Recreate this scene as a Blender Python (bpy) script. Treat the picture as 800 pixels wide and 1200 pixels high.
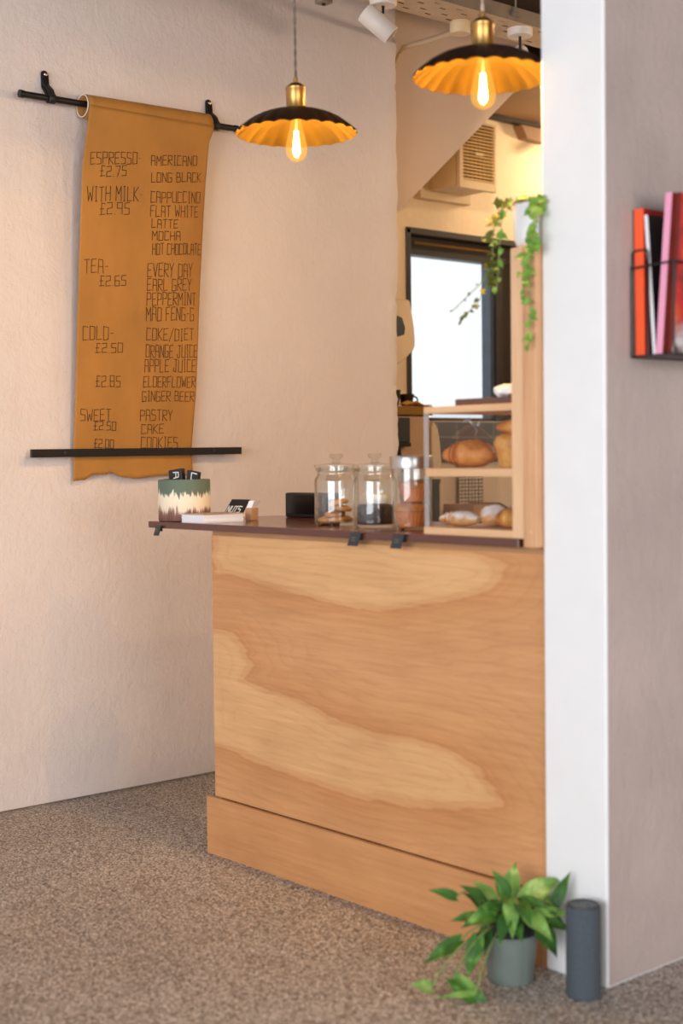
import bpy, bmesh, math, random
from mathutils import Vector, Matrix, noise as mnoise

random.seed(7)
SC = bpy.context.scene
for o in list(bpy.data.objects):
    bpy.data.objects.remove(o)
COL = SC.collection
PI = math.pi

# ------------------------------------------------------------------ camera
cam_d = bpy.data.cameras.new('camera')
cam = bpy.data.objects.new('camera', cam_d)
COL.objects.link(cam)
fw = Vector((-0.75522912, 0.6542992, -0.03900694))
rt = Vector((0.65510101, 0.75544846, -0.01184498))
up = Vector((-0.02171757, 0.03449916, 0.99916873))
M = Matrix.Identity(4)
for i in range(3):
    M[i][0], M[i][1], M[i][2] = rt[i], up[i], -fw[i]
M[0][3], M[1][3], M[2][3] = 0.0, 0.0, 1.3
cam.matrix_world = M
cam_d.sensor_width = 36
cam_d.lens = 50.0
cam_d.clip_start = 0.05
cam_d.dof.use_dof = True
cam_d.dof.focus_distance = 5.3
cam_d.dof.aperture_fstop = 2.0
SC.camera = cam

# ------------------------------------------------------------------ light
SC.view_settings.view_transform = 'Standard'
SC.view_settings.look = 'None'
SC.view_settings.gamma = 1.0
SC.view_settings.use_curve_mapping = False
SC.view_settings.exposure = 0.14
SC.cycles.use_denoising = True
SC.cycles.transparent_max_bounces = 32
SC.cycles.max_bounces = 10
SC.cycles.sample_clamp_indirect = 6.0

w = bpy.data.worlds.new('world')
SC.world = w
w.use_nodes = True
w.node_tree.nodes['Background'].inputs[0].default_value = (0.86, 0.93, 1.0, 1)
w.node_tree.nodes['Background'].inputs[1].default_value = 1.0


def area_light(name, loc, target, sx, sy, power, color):
    d = bpy.data.lights.new(name, 'AREA')
    d.shape = 'RECTANGLE'
    d.size, d.size_y = sx, sy
    d.energy = power
    d.color = color
    o = bpy.data.objects.new(name, d)
    COL.objects.link(o)
    o.location = loc
    o.rotation_euler = (Vector(target) - Vector(loc)).to_track_quat('-Z', 'Y').to_euler()
    return o


# daylight through the shop window in the front wall; side area light is added to brighten the left wall
area_light('shopfront_daylight', (-0.6, -3.9, 1.75), (-0.9, 2.7, 1.3), 4.6, 2.6, 248, (0.93, 0.96, 1.0))
area_light('side_fill', (3.3, 1.0, 1.8), (-3.0, 2.0, 1.4), 3.5, 2.0, 130, (1.0, 0.95, 0.92))


# ------------------------------------------------------------------ materials
def sl(c):
    return tuple(((v / 255) / 12.92 if v / 255 <= 0.04045 else ((v / 255 + 0.055) / 1.055) ** 2.4) for v in c) + (1.0,)


class NT:
    def __init__(s, m):
        s.t = m.node_tree
        s.b = s.t.nodes.get('Principled BSDF')
        s.out = s.t.nodes.get('Material Output')

    def n(s, typ, **kw):
        nd = s.t.nodes.new(typ)
        for k, v in kw.items():
            if hasattr(nd, k):
                setattr(nd, k, v)
            else:
                nd.inputs[k].default_value = v
        return nd

    def l(s, a, b):
        s.t.links.new(a, b)

    def coords(s, scale=(1, 1, 1), kind='Object'):
        tc = s.n('ShaderNodeTexCoord')
        mp = s.n('ShaderNodeMapping')
        mp.inputs['Scale'].default_value = scale
        s.l(tc.outputs[kind], mp.inputs[0])
        return mp.outputs[0]

    def noise(s, vec, scale, detail=4, rough=0.55, dist=0.0):
        nd = s.n('ShaderNodeTexNoise')
        nd.inputs['Scale'].default_value = scale
        nd.inputs['Detail'].default_value = detail
        nd.inputs['Roughness'].default_value = rough
        nd.inputs['Distortion'].default_value = dist
        s.l(vec, nd.inputs['Vector'])
        return nd.outputs['Fac']

    def ramp(s, fac, stops, interp='LINEAR'):
        r = s.n('ShaderNodeValToRGB')
        r.color_ramp.interpolation = interp
        e = r.color_ramp.elements
        while len(e) < len(stops):
            e.new(0.5)
        for k, (p, c) in zip(e, stops):
            k.position = p
            k.color = c if len(c) == 4 else tuple(c) + (1,)
        s.l(fac, r.inputs[0])
        return r.outputs[0]

    def bump(s, h, strength, dist, normal=None):
        b = s.n('ShaderNodeBump')
        b.inputs['Strength'].default_value = strength
        b.inputs['Distance'].default_value = dist
        s.l(h, b.inputs['Height'])
        if normal is not None:
            s.l(normal, b.inputs['Normal'])
        return b.outputs[0]

    def mix(s, a, b, fac, mode='MIX'):
        m = s.n('ShaderNodeMixRGB', blend_type=mode)
        for sock, v in ((m.inputs[1], a), (m.inputs[2], b), (m.inputs[0], fac)):
            if hasattr(v, 'is_linked'):
                s.l(v, sock)
            else:
                sock.default_value = v
        return m.outputs[0]

    def math(s, op, a, b=0.0):
        m = s.n('ShaderNodeMath', operation=op)
        for sock, v in ((m.inputs[0], a), (m.inputs[1], b)):
            if hasattr(v, 'is_linked'):
                s.l(v, sock)
            else:
                sock.default_value = v
        return m.outputs[0]


def mat(name, col=(200, 200, 200), rough=0.6, metal=0.0, var=0.06, vscale=12.0, bump=0.0, bscale=60.0, spec=0.5, stretch=(1, 1, 1)):
    m = bpy.data.materials.new(name)
    m.use_nodes = True
    t = NT(m)
    c = sl(col)
    vec = t.coords(stretch)
    n = t.noise(vec, vscale)
    d = tuple(max(0, v * (1 - var)) for v in c[:3])
    u = tuple(min(1, v * (1 + var)) for v in c[:3])
    t.l(t.ramp(n, [(0.3, d), (0.7, u)]), t.b.inputs['Base Color'])
    t.b.inputs['Roughness'].default_value = rough
    t.b.inputs['Metallic'].default_value = metal
    t.b.inputs['Specular IOR Level'].default_value = spec
    if bump:
        t.l(t.bump(t.noise(vec, bscale, 3), 1.0, bump), t.b.inputs['Normal'])
    return m


def plaster(name, col, var=0.05, relief=0.004, stroke=(1, 1, 0.45), warm=None):
    m = bpy.data.materials.new(name)
    m.use_nodes = True
    t = NT(m)
    v = t.coords()
    vs = t.coords(stroke)
    c = sl(col)
    big = t.noise(v, 1.6, 4)
    d = tuple(x * (1 - var) for x in c[:3])
    u = tuple(min(1, x * (1 + var)) for x in c[:3])
    base = t.ramp(big, [(0.3, d), (0.7, u)])
    t.l(base, t.b.inputs['Base Color'])
    t.b.inputs['Roughness'].default_value = 0.55
    t.b.inputs['Specular IOR Level'].default_value = 0.35
    h1 = t.noise(v, 5.0, 5, 0.6, 0.4)
    h2 = t.noise(vs, 46.0, 3, 0.5, 0.2)
    h3 = t.ramp(t.noise(v, 9.0, 6, 0.62, 1.4), [(0.46, (0, 0, 0)), (0.5, (1, 1, 1)), (0.56, (0.55, 0.55, 0.55))])
    h4 = t.noise(v, 160.0, 2)
    a = t.bump(h1, 0.8, relief * 2.2)
    b = t.bump(h3, 0.24, relief, a)
    e = t.bump(h2, 0.7, relief * 0.55, b)
    f = t.bump(h4, 0.5, relief * 0.12, e)
    t.l(f, t.b.inputs['Normal'])
    return m


def gravel(name):
    m = bpy.data.materials.new(name)
    m.use_nodes = True
    t = NT(m)
    v = t.coords()
    vo = t.n('ShaderNodeTexVoronoi')
    vo.inputs['Scale'].default_value = 190.0
    t.l(v, vo.inputs['Vector'])
    sep = t.n('ShaderNodeSeparateColor')
    t.l(vo.outputs['Color'], sep.inputs[0])
    base = t.ramp(sep.outputs[0], [(0.0, sl((92, 80, 70))), (0.22, sl((148, 135, 124))), (0.5, sl((190, 178, 167))), (0.74, sl((218, 207, 197))), (0.92, sl((240, 233, 226))), (1.0, sl((252, 249, 246)))])
    dirt = t.ramp(t.noise(v, 1.7, 5), [(0.3, (0.76, 0.73, 0.70)), (0.66, (1, 1, 1))])
    edge = t.ramp(vo.outputs['Distance'], [(0.35, (1, 1, 1)), (0.75, (0.55, 0.5, 0.46))])
    c = t.mix(base, edge, 0.8, 'MULTIPLY')
    c = t.mix(c, dirt, 1.0, 'MULTIPLY')
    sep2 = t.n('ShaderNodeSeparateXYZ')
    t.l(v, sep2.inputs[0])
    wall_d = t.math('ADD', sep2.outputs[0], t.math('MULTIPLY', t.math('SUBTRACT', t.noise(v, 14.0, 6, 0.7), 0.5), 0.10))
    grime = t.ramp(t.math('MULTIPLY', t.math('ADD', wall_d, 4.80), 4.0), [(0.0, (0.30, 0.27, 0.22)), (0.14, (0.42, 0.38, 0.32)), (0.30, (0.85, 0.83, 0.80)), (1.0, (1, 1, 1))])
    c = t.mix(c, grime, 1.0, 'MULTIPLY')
    t.l(c, t.b.inputs['Base Color'])
    t.b.inputs['Roughness'].default_value = 0.55
    inv = t.math('SUBTRACT', 1.0, vo.outputs['Distance'])
    t.l(t.bump(inv, 0.8, 0.004), t.b.inputs['Normal'])
    return m


def wood(name, light, dark, axis='z', scale=1.0, rough=0.5, rings=True):
    """planed timber with long streaks along one axis"""
    m = bpy.data.materials.new(name)
    m.use_nodes = True
    t = NT(m)
    lo, hi = 1.5 * scale, 22.0 * scale
    s = {'x': (lo, hi, hi), 'y': (hi, lo, hi), 'z': (hi, hi, lo)}[axis]
    v = t.coords(s)
    st = t.noise(v, 1.0, 5, 0.6, 0.8)
    fine = t.noise(v, 7.0, 3)
    c = t.ramp(st, [(0.25, sl(dark)), (0.75, sl(light))])
    f = t.ramp(fine, [(0.3, (0.88, 0.85, 0.82)), (0.6, (1, 1, 1))])
    t.l(t.mix(c, f, 0.7, 'MULTIPLY'), t.b.inputs['Base Color'])
    t.b.inputs['Roughness'].default_value = rough
    t.l(t.bump(fine, 0.3, 0.0006), t.b.inputs['Normal'])
    return m


def plywood(name):
    """rotary-cut veneer: the figure attribute holds the signed distance to the cathedral shapes"""
    m = bpy.data.materials.new(name)
    m.use_nodes = True
    t = NT(m)
    at = t.n('ShaderNodeAttribute', attribute_name='figure')
    v = t.coords((1.2, 1.0, 6.0))
    wob = t.math('MULTIPLY', t.math('SUBTRACT', t.noise(v, 3.0, 6, 0.65), 0.5), 0.15)
    fig = t.math('ADD', at.outputs['Fac'], wob)
    base = t.ramp(fig, [(0.0, sl((213, 161, 113))), (0.30, sl((209, 155, 106))), (0.47, sl((204, 148, 98))), (0.497, sl((196, 138, 90))),
                        (0.512, sl((212, 160, 110))), (0.58, sl((221, 174, 124))), (1.0, sl((217, 169, 119)))])
    ringw = t.math('FRACT', t.math('MULTIPLY', fig, 13.0))
    ring = t.ramp(ringw, [(0.0, (0.93, 0.90, 0.87)), (0.15, (1, 1, 1)), (0.8, (0.985, 0.975, 0.965)), (1.0, (0.93, 0.90, 0.87))])
    vs = t.coords((2.5, 1.0, 60.0))
    streak = t.ramp(t.noise(vs, 1.5, 5, 0.65), [(0.3, (0.86, 0.81, 0.76)), (0.62, (1.02, 1.01, 1.0))])
    blot = t.ramp(t.noise(t.coords((1, 1, 2.2)), 2.6, 4), [(0.3, (0.89, 0.845, 0.80)), (0.7, (1.05, 1.04, 1.02))])
    c = t.mix(base, ring, 0.9, 'MULTIPLY')
    c = t.mix(c, streak, 0.8, 'MULTIPLY')
    c = t.mix(c, blot, 1.0, 'MULTIPLY')
    t.l(c, t.b.inputs['Base Color'])
    t.b.inputs['Roughness'].default_value = 0.42
    t.b.inputs['Specular IOR Level'].default_value = 0.4
    return m


def glass(name, tint=(0.97, 0.98, 0.97), ior=1.45, edge=(0.72, 0.76, 0.72), refl=1.0):
    m = bpy.data.materials.new(name)
    m.use_nodes = True
    t = NT(m)
    t.t.nodes.remove(t.b)
    tr = t.n('ShaderNodeBsdfTransparent')
    lw = t.n('ShaderNodeLayerWeight')
    lw.inputs['Blend'].default_value = 0.35
    t.l(t.ramp(lw.outputs['Facing'], [(0.55, tint), (1.0, edge)]), tr.inputs[0])
    gl = t.n('ShaderNodeBsdfGlossy')
    gl.inputs['Roughness'].default_value = 0.03
    f0 = ((ior - 1) / (ior + 1)) ** 2
    lf = t.n('ShaderNodeLayerWeight')
    lf.inputs['Blend'].default_value = 0.5
    fr = t.math('ADD', t.math('MULTIPLY', t.math('POWER', lf.outputs['Facing'], 5.0), 0.6), f0)
    mx = t.n('ShaderNodeMixShader')
    t.l(t.math('MULTIPLY', fr, refl), mx.inputs[0])
    t.l(tr.outputs[0], mx.inputs[1])
    t.l(gl.outputs[0], mx.inputs[2])
    t.l(mx.outputs[0], t.out.inputs[0])
    return m


def emit(name, col, strength):
    m = bpy.data.materials.new(name)
    m.use_nodes = True
    t = NT(m)
    t.b.inputs['Base Color'].default_value = col
    t.b.inputs['Emission Color'].default_value = col
    t.b.inputs['Emission Strength'].default_value = strength
    return m


def crust(name, light, dark, sugar=0.0):
    m = bpy.data.materials.new(name)
    m.use_nodes = True
    t = NT(m)
    v = t.coords()
    n = t.noise(v, 28.0, 5, 0.6, 0.5)
    c = t.ramp(n, [(0.3, sl(dark)), (0.7, sl(light))])
    if sugar:
        geo = t.n('ShaderNodeNewGeometry')
        sep = t.n('ShaderNodeSeparateXYZ')
        t.l(geo.outputs['Normal'], sep.inputs[0])
        k = t.math('ADD', t.math('MULTIPLY', sep.outputs[2], 0.8), t.math('MULTIPLY', t.noise(v, 40.0, 4), 0.9))
        c = t.mix(c, sl((240, 232, 226)), t.ramp(k, [(0.75 - 0.35 * sugar, (0, 0, 0)), (1.05 - 0.3 * sugar, (1, 1, 1))]))
    t.l(c, t.b.inputs['Base Color'])
    t.b.inputs['Roughness'].default_value = 0.5
    t.l(t.bump(t.noise(v, 90.0, 3), 0.5, 0.003), t.b.inputs['Normal'])
    return m


WHITE = mat('white_paint', (232, 232, 233), 0.6, var=0.015, bump=0.0008, bscale=25)
M_WALL = plaster('rough_cream_plaster', (230, 216, 208), relief=0.0052)
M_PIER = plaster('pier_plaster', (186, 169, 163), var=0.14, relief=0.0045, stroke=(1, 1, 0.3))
M_BACKWALL = plaster('back_plaster', (240, 218, 184), relief=0.002)
M_STAIR = plaster('stair_paint', (222, 196, 172), var=0.03, relief=0.0012)
M_CEIL = mat('dark_ceiling', (58, 47, 40), 0.85, var=0.2, vscale=4)
M_SOFFIT = mat('brown_board', (142, 108, 78), 0.6, var=0.1, vscale=3)
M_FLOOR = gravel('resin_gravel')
M_PLY = plywood('figured_plywood')
M_PLYEDGE = wood('plywood_edge', (196, 150, 104), (160, 116, 76), 'x')
M_LAM = mat('brown_laminate', (92, 52, 45), 0.16, var=0.06, spec=0.6)
M_PINE = wood('pale_pine', (232, 190, 146), (214, 166, 122), 'x', 0.6)
M_PINEV = wood('pale_pine_upright', (236, 196, 156), (220, 174, 132), 'z', 0.6)
M_ASH = wood('grained_upright_wood', (226, 178, 134), (192, 140, 100), 'z', 0.8)
M_BLACK = mat('black_metal', (22, 21, 22), 0.42, 0.0, var=0.1)
M_LEATHER = mat('black_leather', (30, 27, 26), 0.55, bump=0.0006, bscale=300)
M_CHROME = mat('chrome', (205, 200, 195), 0.22, 1.0, var=0.03)
M_STEEL = mat('brushed_steel', (190, 188, 186), 0.3, 1.0, var=0.06, vscale=80, stretch=(1, 1, 8))
M_BRASS = mat('aged_brass', (178, 140, 82), 0.32, 1.0, var=0.12, vscale=30)
M_SHADEOUT = mat('dark_bronze', (74, 52, 38), 0.45, 0.7, var=0.2)
M_SHADEIN = mat('gold_lining', (186, 144, 60), 0.43, 1.0, var=0.08)
M_CORD = mat('twisted_cord', (120, 106, 96), 0.8, var=0.6, vscale=90, stretch=(1, 1, 4))
M_CORDL = mat('pale_cord', (196, 178, 160), 0.8, var=0.3, vscale=90)
M_GLASS = glass('clear_glass', edge=(0.50, 0.54, 0.50), refl=2.6)
M_BULB = glass('amber_bulb_glass', (1.0, 0.90, 0.62), 1.45, (1.0, 0.70, 0.25), 0.7)
_t = NT(M_BULB)
_em = _t.n('ShaderNodeEmission')
_em.inputs[0].default_value = (1.0, 0.55, 0.12, 1)
_em.inputs[1].default_value = 0.22
_ad = _t.n('ShaderNodeAddShader')
_src = _t.out.inputs[0].links[0].from_socket
_t.l(_src, _ad.inputs[0])
_t.l(_em.outputs[0], _ad.inputs[1])
_t.l(_ad.outputs[0], _t.out.inputs[0])
M_ACRYL = glass('clear_acrylic', (0.96, 0.965, 0.97), 1.38, (0.9, 0.9, 0.9), 0.7)
M_WRAP = glass('clear_film', (0.93, 0.94, 0.95), 1.6, (0.75, 0.75, 0.75), 1.6)
M_GLARE = glass('plastic_glare', (0.85, 0.83, 0.82), 1.5, (0.7, 0.7, 0.7), 1.0)  # white mixed in to stand for reflections on clear plastic
_t = NT(M_GLARE)
_df = _t.n('ShaderNodeBsdfDiffuse')
_df.inputs[0].default_value = (0.82, 0.80, 0.80, 1)
_mx = _t.n('ShaderNodeMixShader')
_mx.inputs[0].default_value = 0.24
_src = _t.out.inputs[0].links[0].from_socket
_t.l(_src, _mx.inputs[1])
_t.l(_df.outputs[0], _mx.inputs[2])
_t.l(_mx.outputs[0], _t.out.inputs[0])
M_FIL = emit('filament_glow', (1.0, 0.66, 0.26, 1), 60.0)
M_KRAFT = mat('kraft_paper', (182, 126, 56), 0.75, var=0.12, vscale=5, bump=0.0012, bscale=14, stretch=(1, 1.2, 0.6))
M_PAPERW = mat('paper_core', (232, 224, 212), 0.8)
M_INK = mat('dark_ink', (92, 58, 26), 0.8, var=0.2)
M_WHITEMET = mat('white_enamel', (232, 224, 216), 0.45, var=0.02)
M_GREYMET = mat('galvanised_tray', (150, 136, 118), 0.5, 0.3, var=0.1)
M_TRAYIN = mat('tray_cream', (206, 184, 154), 0.55, 0.1, var=0.06)
M_FRAME = mat('dark_window_frame', (50, 42, 36), 0.5, var=0.15)
M_FRAMEB = mat('blue_grey_frame', (78, 92, 108), 0.45, var=0.1)
M_CREAM = mat('cream_plastic', (226, 202, 164), 0.5, var=0.03)
M_GRILLE = mat('grille_slat', (204, 168, 112), 0.5, var=0.05)
M_DARKGAP = mat('dark_recess', (70, 50, 28), 0.8)
M_TILE = mat('dark_tile', (92, 92, 94), 0.25, var=0.12, vscale=6)
M_MACHINE = mat('machine_panel', (190, 158, 124), 0.45, var=0.03)
M_GOLD = mat('brown_gold_tray', (150, 108, 44), 0.4, 0.4, var=0.08)
M_DKGREEN = mat('dark_green', (44, 50, 46), 0.5, var=0.1)
M_SPEAKER = mat('charcoal_fabric', (70, 78, 86), 0.85, var=0.22, vscale=260, bump=0.0008, bscale=420)
M_SPKTOP = mat('charcoal_plastic', (48, 52, 58), 0.4)
M_POTGREEN = mat('grey_green_pot', (112, 124, 118), 0.5, var=0.06)
M_POTBLACK = mat('black_nursery_pot', (30, 32, 33), 0.45)
M_SOIL = mat('soil', (56, 42, 32), 0.95, var=0.4, vscale=120, bump=0.004, bscale=140)
M_STEM = mat('green_stem', (112, 132, 70), 0.5, var=0.1)
M_POTWHITE = mat('white_pot', (226, 226, 230), 0.4, var=0.02)
M_RIMB = mat('terracotta_rim', (150, 108, 76), 0.8, var=0.1)
M_CARD = mat('black_card', (26, 25, 26), 0.5, var=0.1)
M_SLATE = mat('slate_tag', (44, 50, 56), 0.5, var=0.12)
M_WHITEINK = mat('white_ink', (235, 232, 228), 0.7)
M_LEAFLET = mat('white_paper', (238, 236, 240), 0.7, var=0.02)
M_BROWNCARD = mat('printed_photo', (170, 146, 130), 0.6, var=0.25, vscale=22, stretch=(1, 0.35, 1))
M_CARDWOOD = mat('tan_holder', (188, 146, 112), 0.5, var=0.06)
M_CUP = mat('dark_cup', (30, 26, 24), 0.35)
M_COOKIE = crust('cookie_crust', (214, 158, 88), (176, 112, 52))
M_CROI = crust('croissant_crust', (236, 158, 72), (176, 92, 30))
M_PASTRY = crust('pale_pastry', (240, 180, 92), (204, 126, 48))
M_SUGAR = crust('sugared_pastry', (226, 170, 104), (184, 118, 60), 0.55)
M_MUFFIN = crust('muffin_crumb', (214, 140, 62), (166, 90, 36))
M_MUFCUP = mat('baking_cup', (206, 118, 58), 0.6, var=0.12)
M_BROWNIE = mat('dark_chocolate_bake', (44, 32, 30), 0.6, var=0.3, vscale=40, bump=0.003, bscale=60)
M_MERINGUE = mat('white_icing', (238, 236, 238), 0.6, var=0.03)
M_TRAYWOOD = mat('dark_brown_board', (92, 66, 58), 0.5, var=0.1)
M_SCREEN = mat('black_glass', (14, 14, 15), 0.15)


def leaf_mat(name, a, b, c):
    m = bpy.data.materials.new(name)
    m.use_nodes = True
    t = NT(m)
    v = t.coords()
    n = t.noise(v, 22.0, 3, 0.5, 0.6)
    t.l(t.ramp(n, [(0.25, sl(a)), (0.55, sl(b)), (0.75, sl(c))]), t.b.inputs['Base Color'])
    t.b.inputs['Roughness'].default_value = 0.5
    t.b.inputs['Specular IOR Level'].default_value = 0.3
    t.b.inputs['Subsurface Weight'].default_value = 0.0
    return m


M_LEAF1 = leaf_mat('pothos_leaf', (34, 72, 26), (62, 108, 36), (128, 164, 78))
M_LEAF2 = leaf_mat('pothos_pale_leaf', (76, 120, 48), (126, 164, 78), (192, 206, 136))
M_IVY = leaf_mat('ivy_leaf', (70, 120, 44), (118, 158, 62), (170, 190, 96))
M_IVYLIT = leaf_mat('ivy_lamplit_leaf', (58, 68, 22), (88, 94, 30), (116, 114, 46))  # lamp's yellow cast put into the left strands' leaf colour


def dip_mat():
    """pot dipped in green, white and oxblood glaze, with ragged drips between"""
    m = bpy.data.materials.new('dipped_glaze')
    m.use_nodes = True
    t = NT(m)
    tc = t.n('ShaderNodeTexCoord')
    sep = t.n('ShaderNodeSeparateXYZ')
    t.l(tc.outputs['Object'], sep.inputs[0])
    d = t.noise(t.coords((1, 1, 0.10)), 150.0, 4, 0.7)
    d2 = t.noise(t.coords((1, 1, 0.2)), 22.0, 3)
    z = t.math('ADD', sep.outputs[2], t.math('MULTIPLY', t.math('SUBTRACT', d, 0.5), 0.09))
    z = t.math('ADD', z, t.math('MULTIPLY', t.math('SUBTRACT', d2, 0.5), 0.05))
    c = t.ramp(t.math('MULTIPLY', z, 6.5), [(0.0, sl((96, 58, 50))), (0.20, sl((128, 84, 72))), (0.30, sl((232, 218, 194))), (0.60, sl((236, 226, 204))), (0.635, sl((92, 110, 96))), (1.0, sl((90, 108, 94)))])
    t.l(c, t.b.inputs['Base Color'])
    t.b.inputs['Roughness'].default_value = 0.6
    return m


def cover_mat():
    m = bpy.data.materials.new('printed_cover')
    m.use_nodes = True
    t = NT(m)
    v = t.coords()
    n = t.noise(v, 9.0, 3, 0.5, 0.8)
    n2 = t.noise(v, 16.0, 4, 0.55, 0.5)
    c = t.ramp(n, [(0.32, sl((60, 24, 20))), (0.44, sl((160, 18, 14))), (0.58, sl((206, 30, 20))), (0.68, sl((222, 120, 40))), (0.76, sl((226, 190, 170)))])
    c2 = t.ramp(n2, [(0.35, sl((40, 42, 58))), (0.5, sl((120, 90, 90))), (0.62, sl((214, 206, 206)))])
    sep = t.n('ShaderNodeSeparateXYZ')
    t.l(v, sep.inputs[0])
    k = t.ramp(sep.outputs[2], [(0.03, (0, 0, 0)), (0.09, (1, 1, 1))])
    t.l(t.mix(c2, c, k), t.b.inputs['Base Color'])
    t.b.inputs['Roughness'].default_value = 0.3
    return m


def check_mat():
    m = bpy.data.materials.new('checked_cloth')
    m.use_nodes = True
    t = NT(m)
    v = t.coords((0, 1, 1))
    bx = t.n('ShaderNodeTexBrick')
    bx.offset = 0.0
    bx.inputs['Scale'].default_value = 1.0
    bx.inputs['Brick Width'].default_value = 0.020
    bx.inputs['Row Height'].default_value = 0.020
    bx.inputs['Mortar Size'].default_value = 0.0026
    bx.inputs['Color1'].default_value = sl((236, 220, 196))
    bx.inputs['Color2'].default_value = sl((230, 212, 188))
    bx.inputs['Mortar'].default_value = sl((48, 40, 36))
    mp = t.n('ShaderNodeMapping')
    mp.inputs['Rotation'].default_value = (0, PI / 2, 0)
    t.l(v, mp.inputs[0])
    tc = t.n('ShaderNodeTexCoord')
    sep = t.n('ShaderNodeSeparateXYZ')
    t.l(tc.outputs['Object'], sep.inputs[0])
    cm = t.n('ShaderNodeCombineXYZ')
    t.l(sep.outputs[1], cm.inputs[0])
    t.l(sep.outputs[2], cm.inputs[1])
    t.l(cm.outputs[0], bx.inputs['Vector'])
    t.l(bx.outputs['Color'], t.b.inputs['Base Color'])
    t.b.inputs['Roughness'].default_value = 0.9
    return m


def tile_mat():
    m = bpy.data.materials.new('dark_wall_tiles')
    m.use_nodes = True
    t = NT(m)
    tc = t.n('ShaderNodeTexCoord')
    sep = t.n('ShaderNodeSeparateXYZ')
    t.l(tc.outputs['Object'], sep.inputs[0])
    cm = t.n('ShaderNodeCombineXYZ')
    t.l(sep.outputs[1], cm.inputs[0])
    t.l(sep.outputs[2], cm.inputs[1])
    bx = t.n('ShaderNodeTexBrick')
    bx.offset = 0.0
    bx.inputs['Scale'].default_value = 1.0
    bx.inputs['Brick Width'].default_value = 0.15
    bx.inputs['Row Height'].default_value = 0.10
    bx.inputs['Mortar Size'].default_value = 0.004
    bx.inputs['Color1'].default_value = sl((104, 106, 110))
    bx.inputs['Color2'].default_value = sl((90, 90, 94))
    bx.inputs['Mortar'].default_value = sl((140, 136, 132))
    t.l(cm.outputs[0], bx.inputs['Vector'])
    t.l(bx.outputs['Color'], t.b.inputs['Base Color'])
    t.b.inputs['Roughness'].default_value = 0.25
    return m


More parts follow.
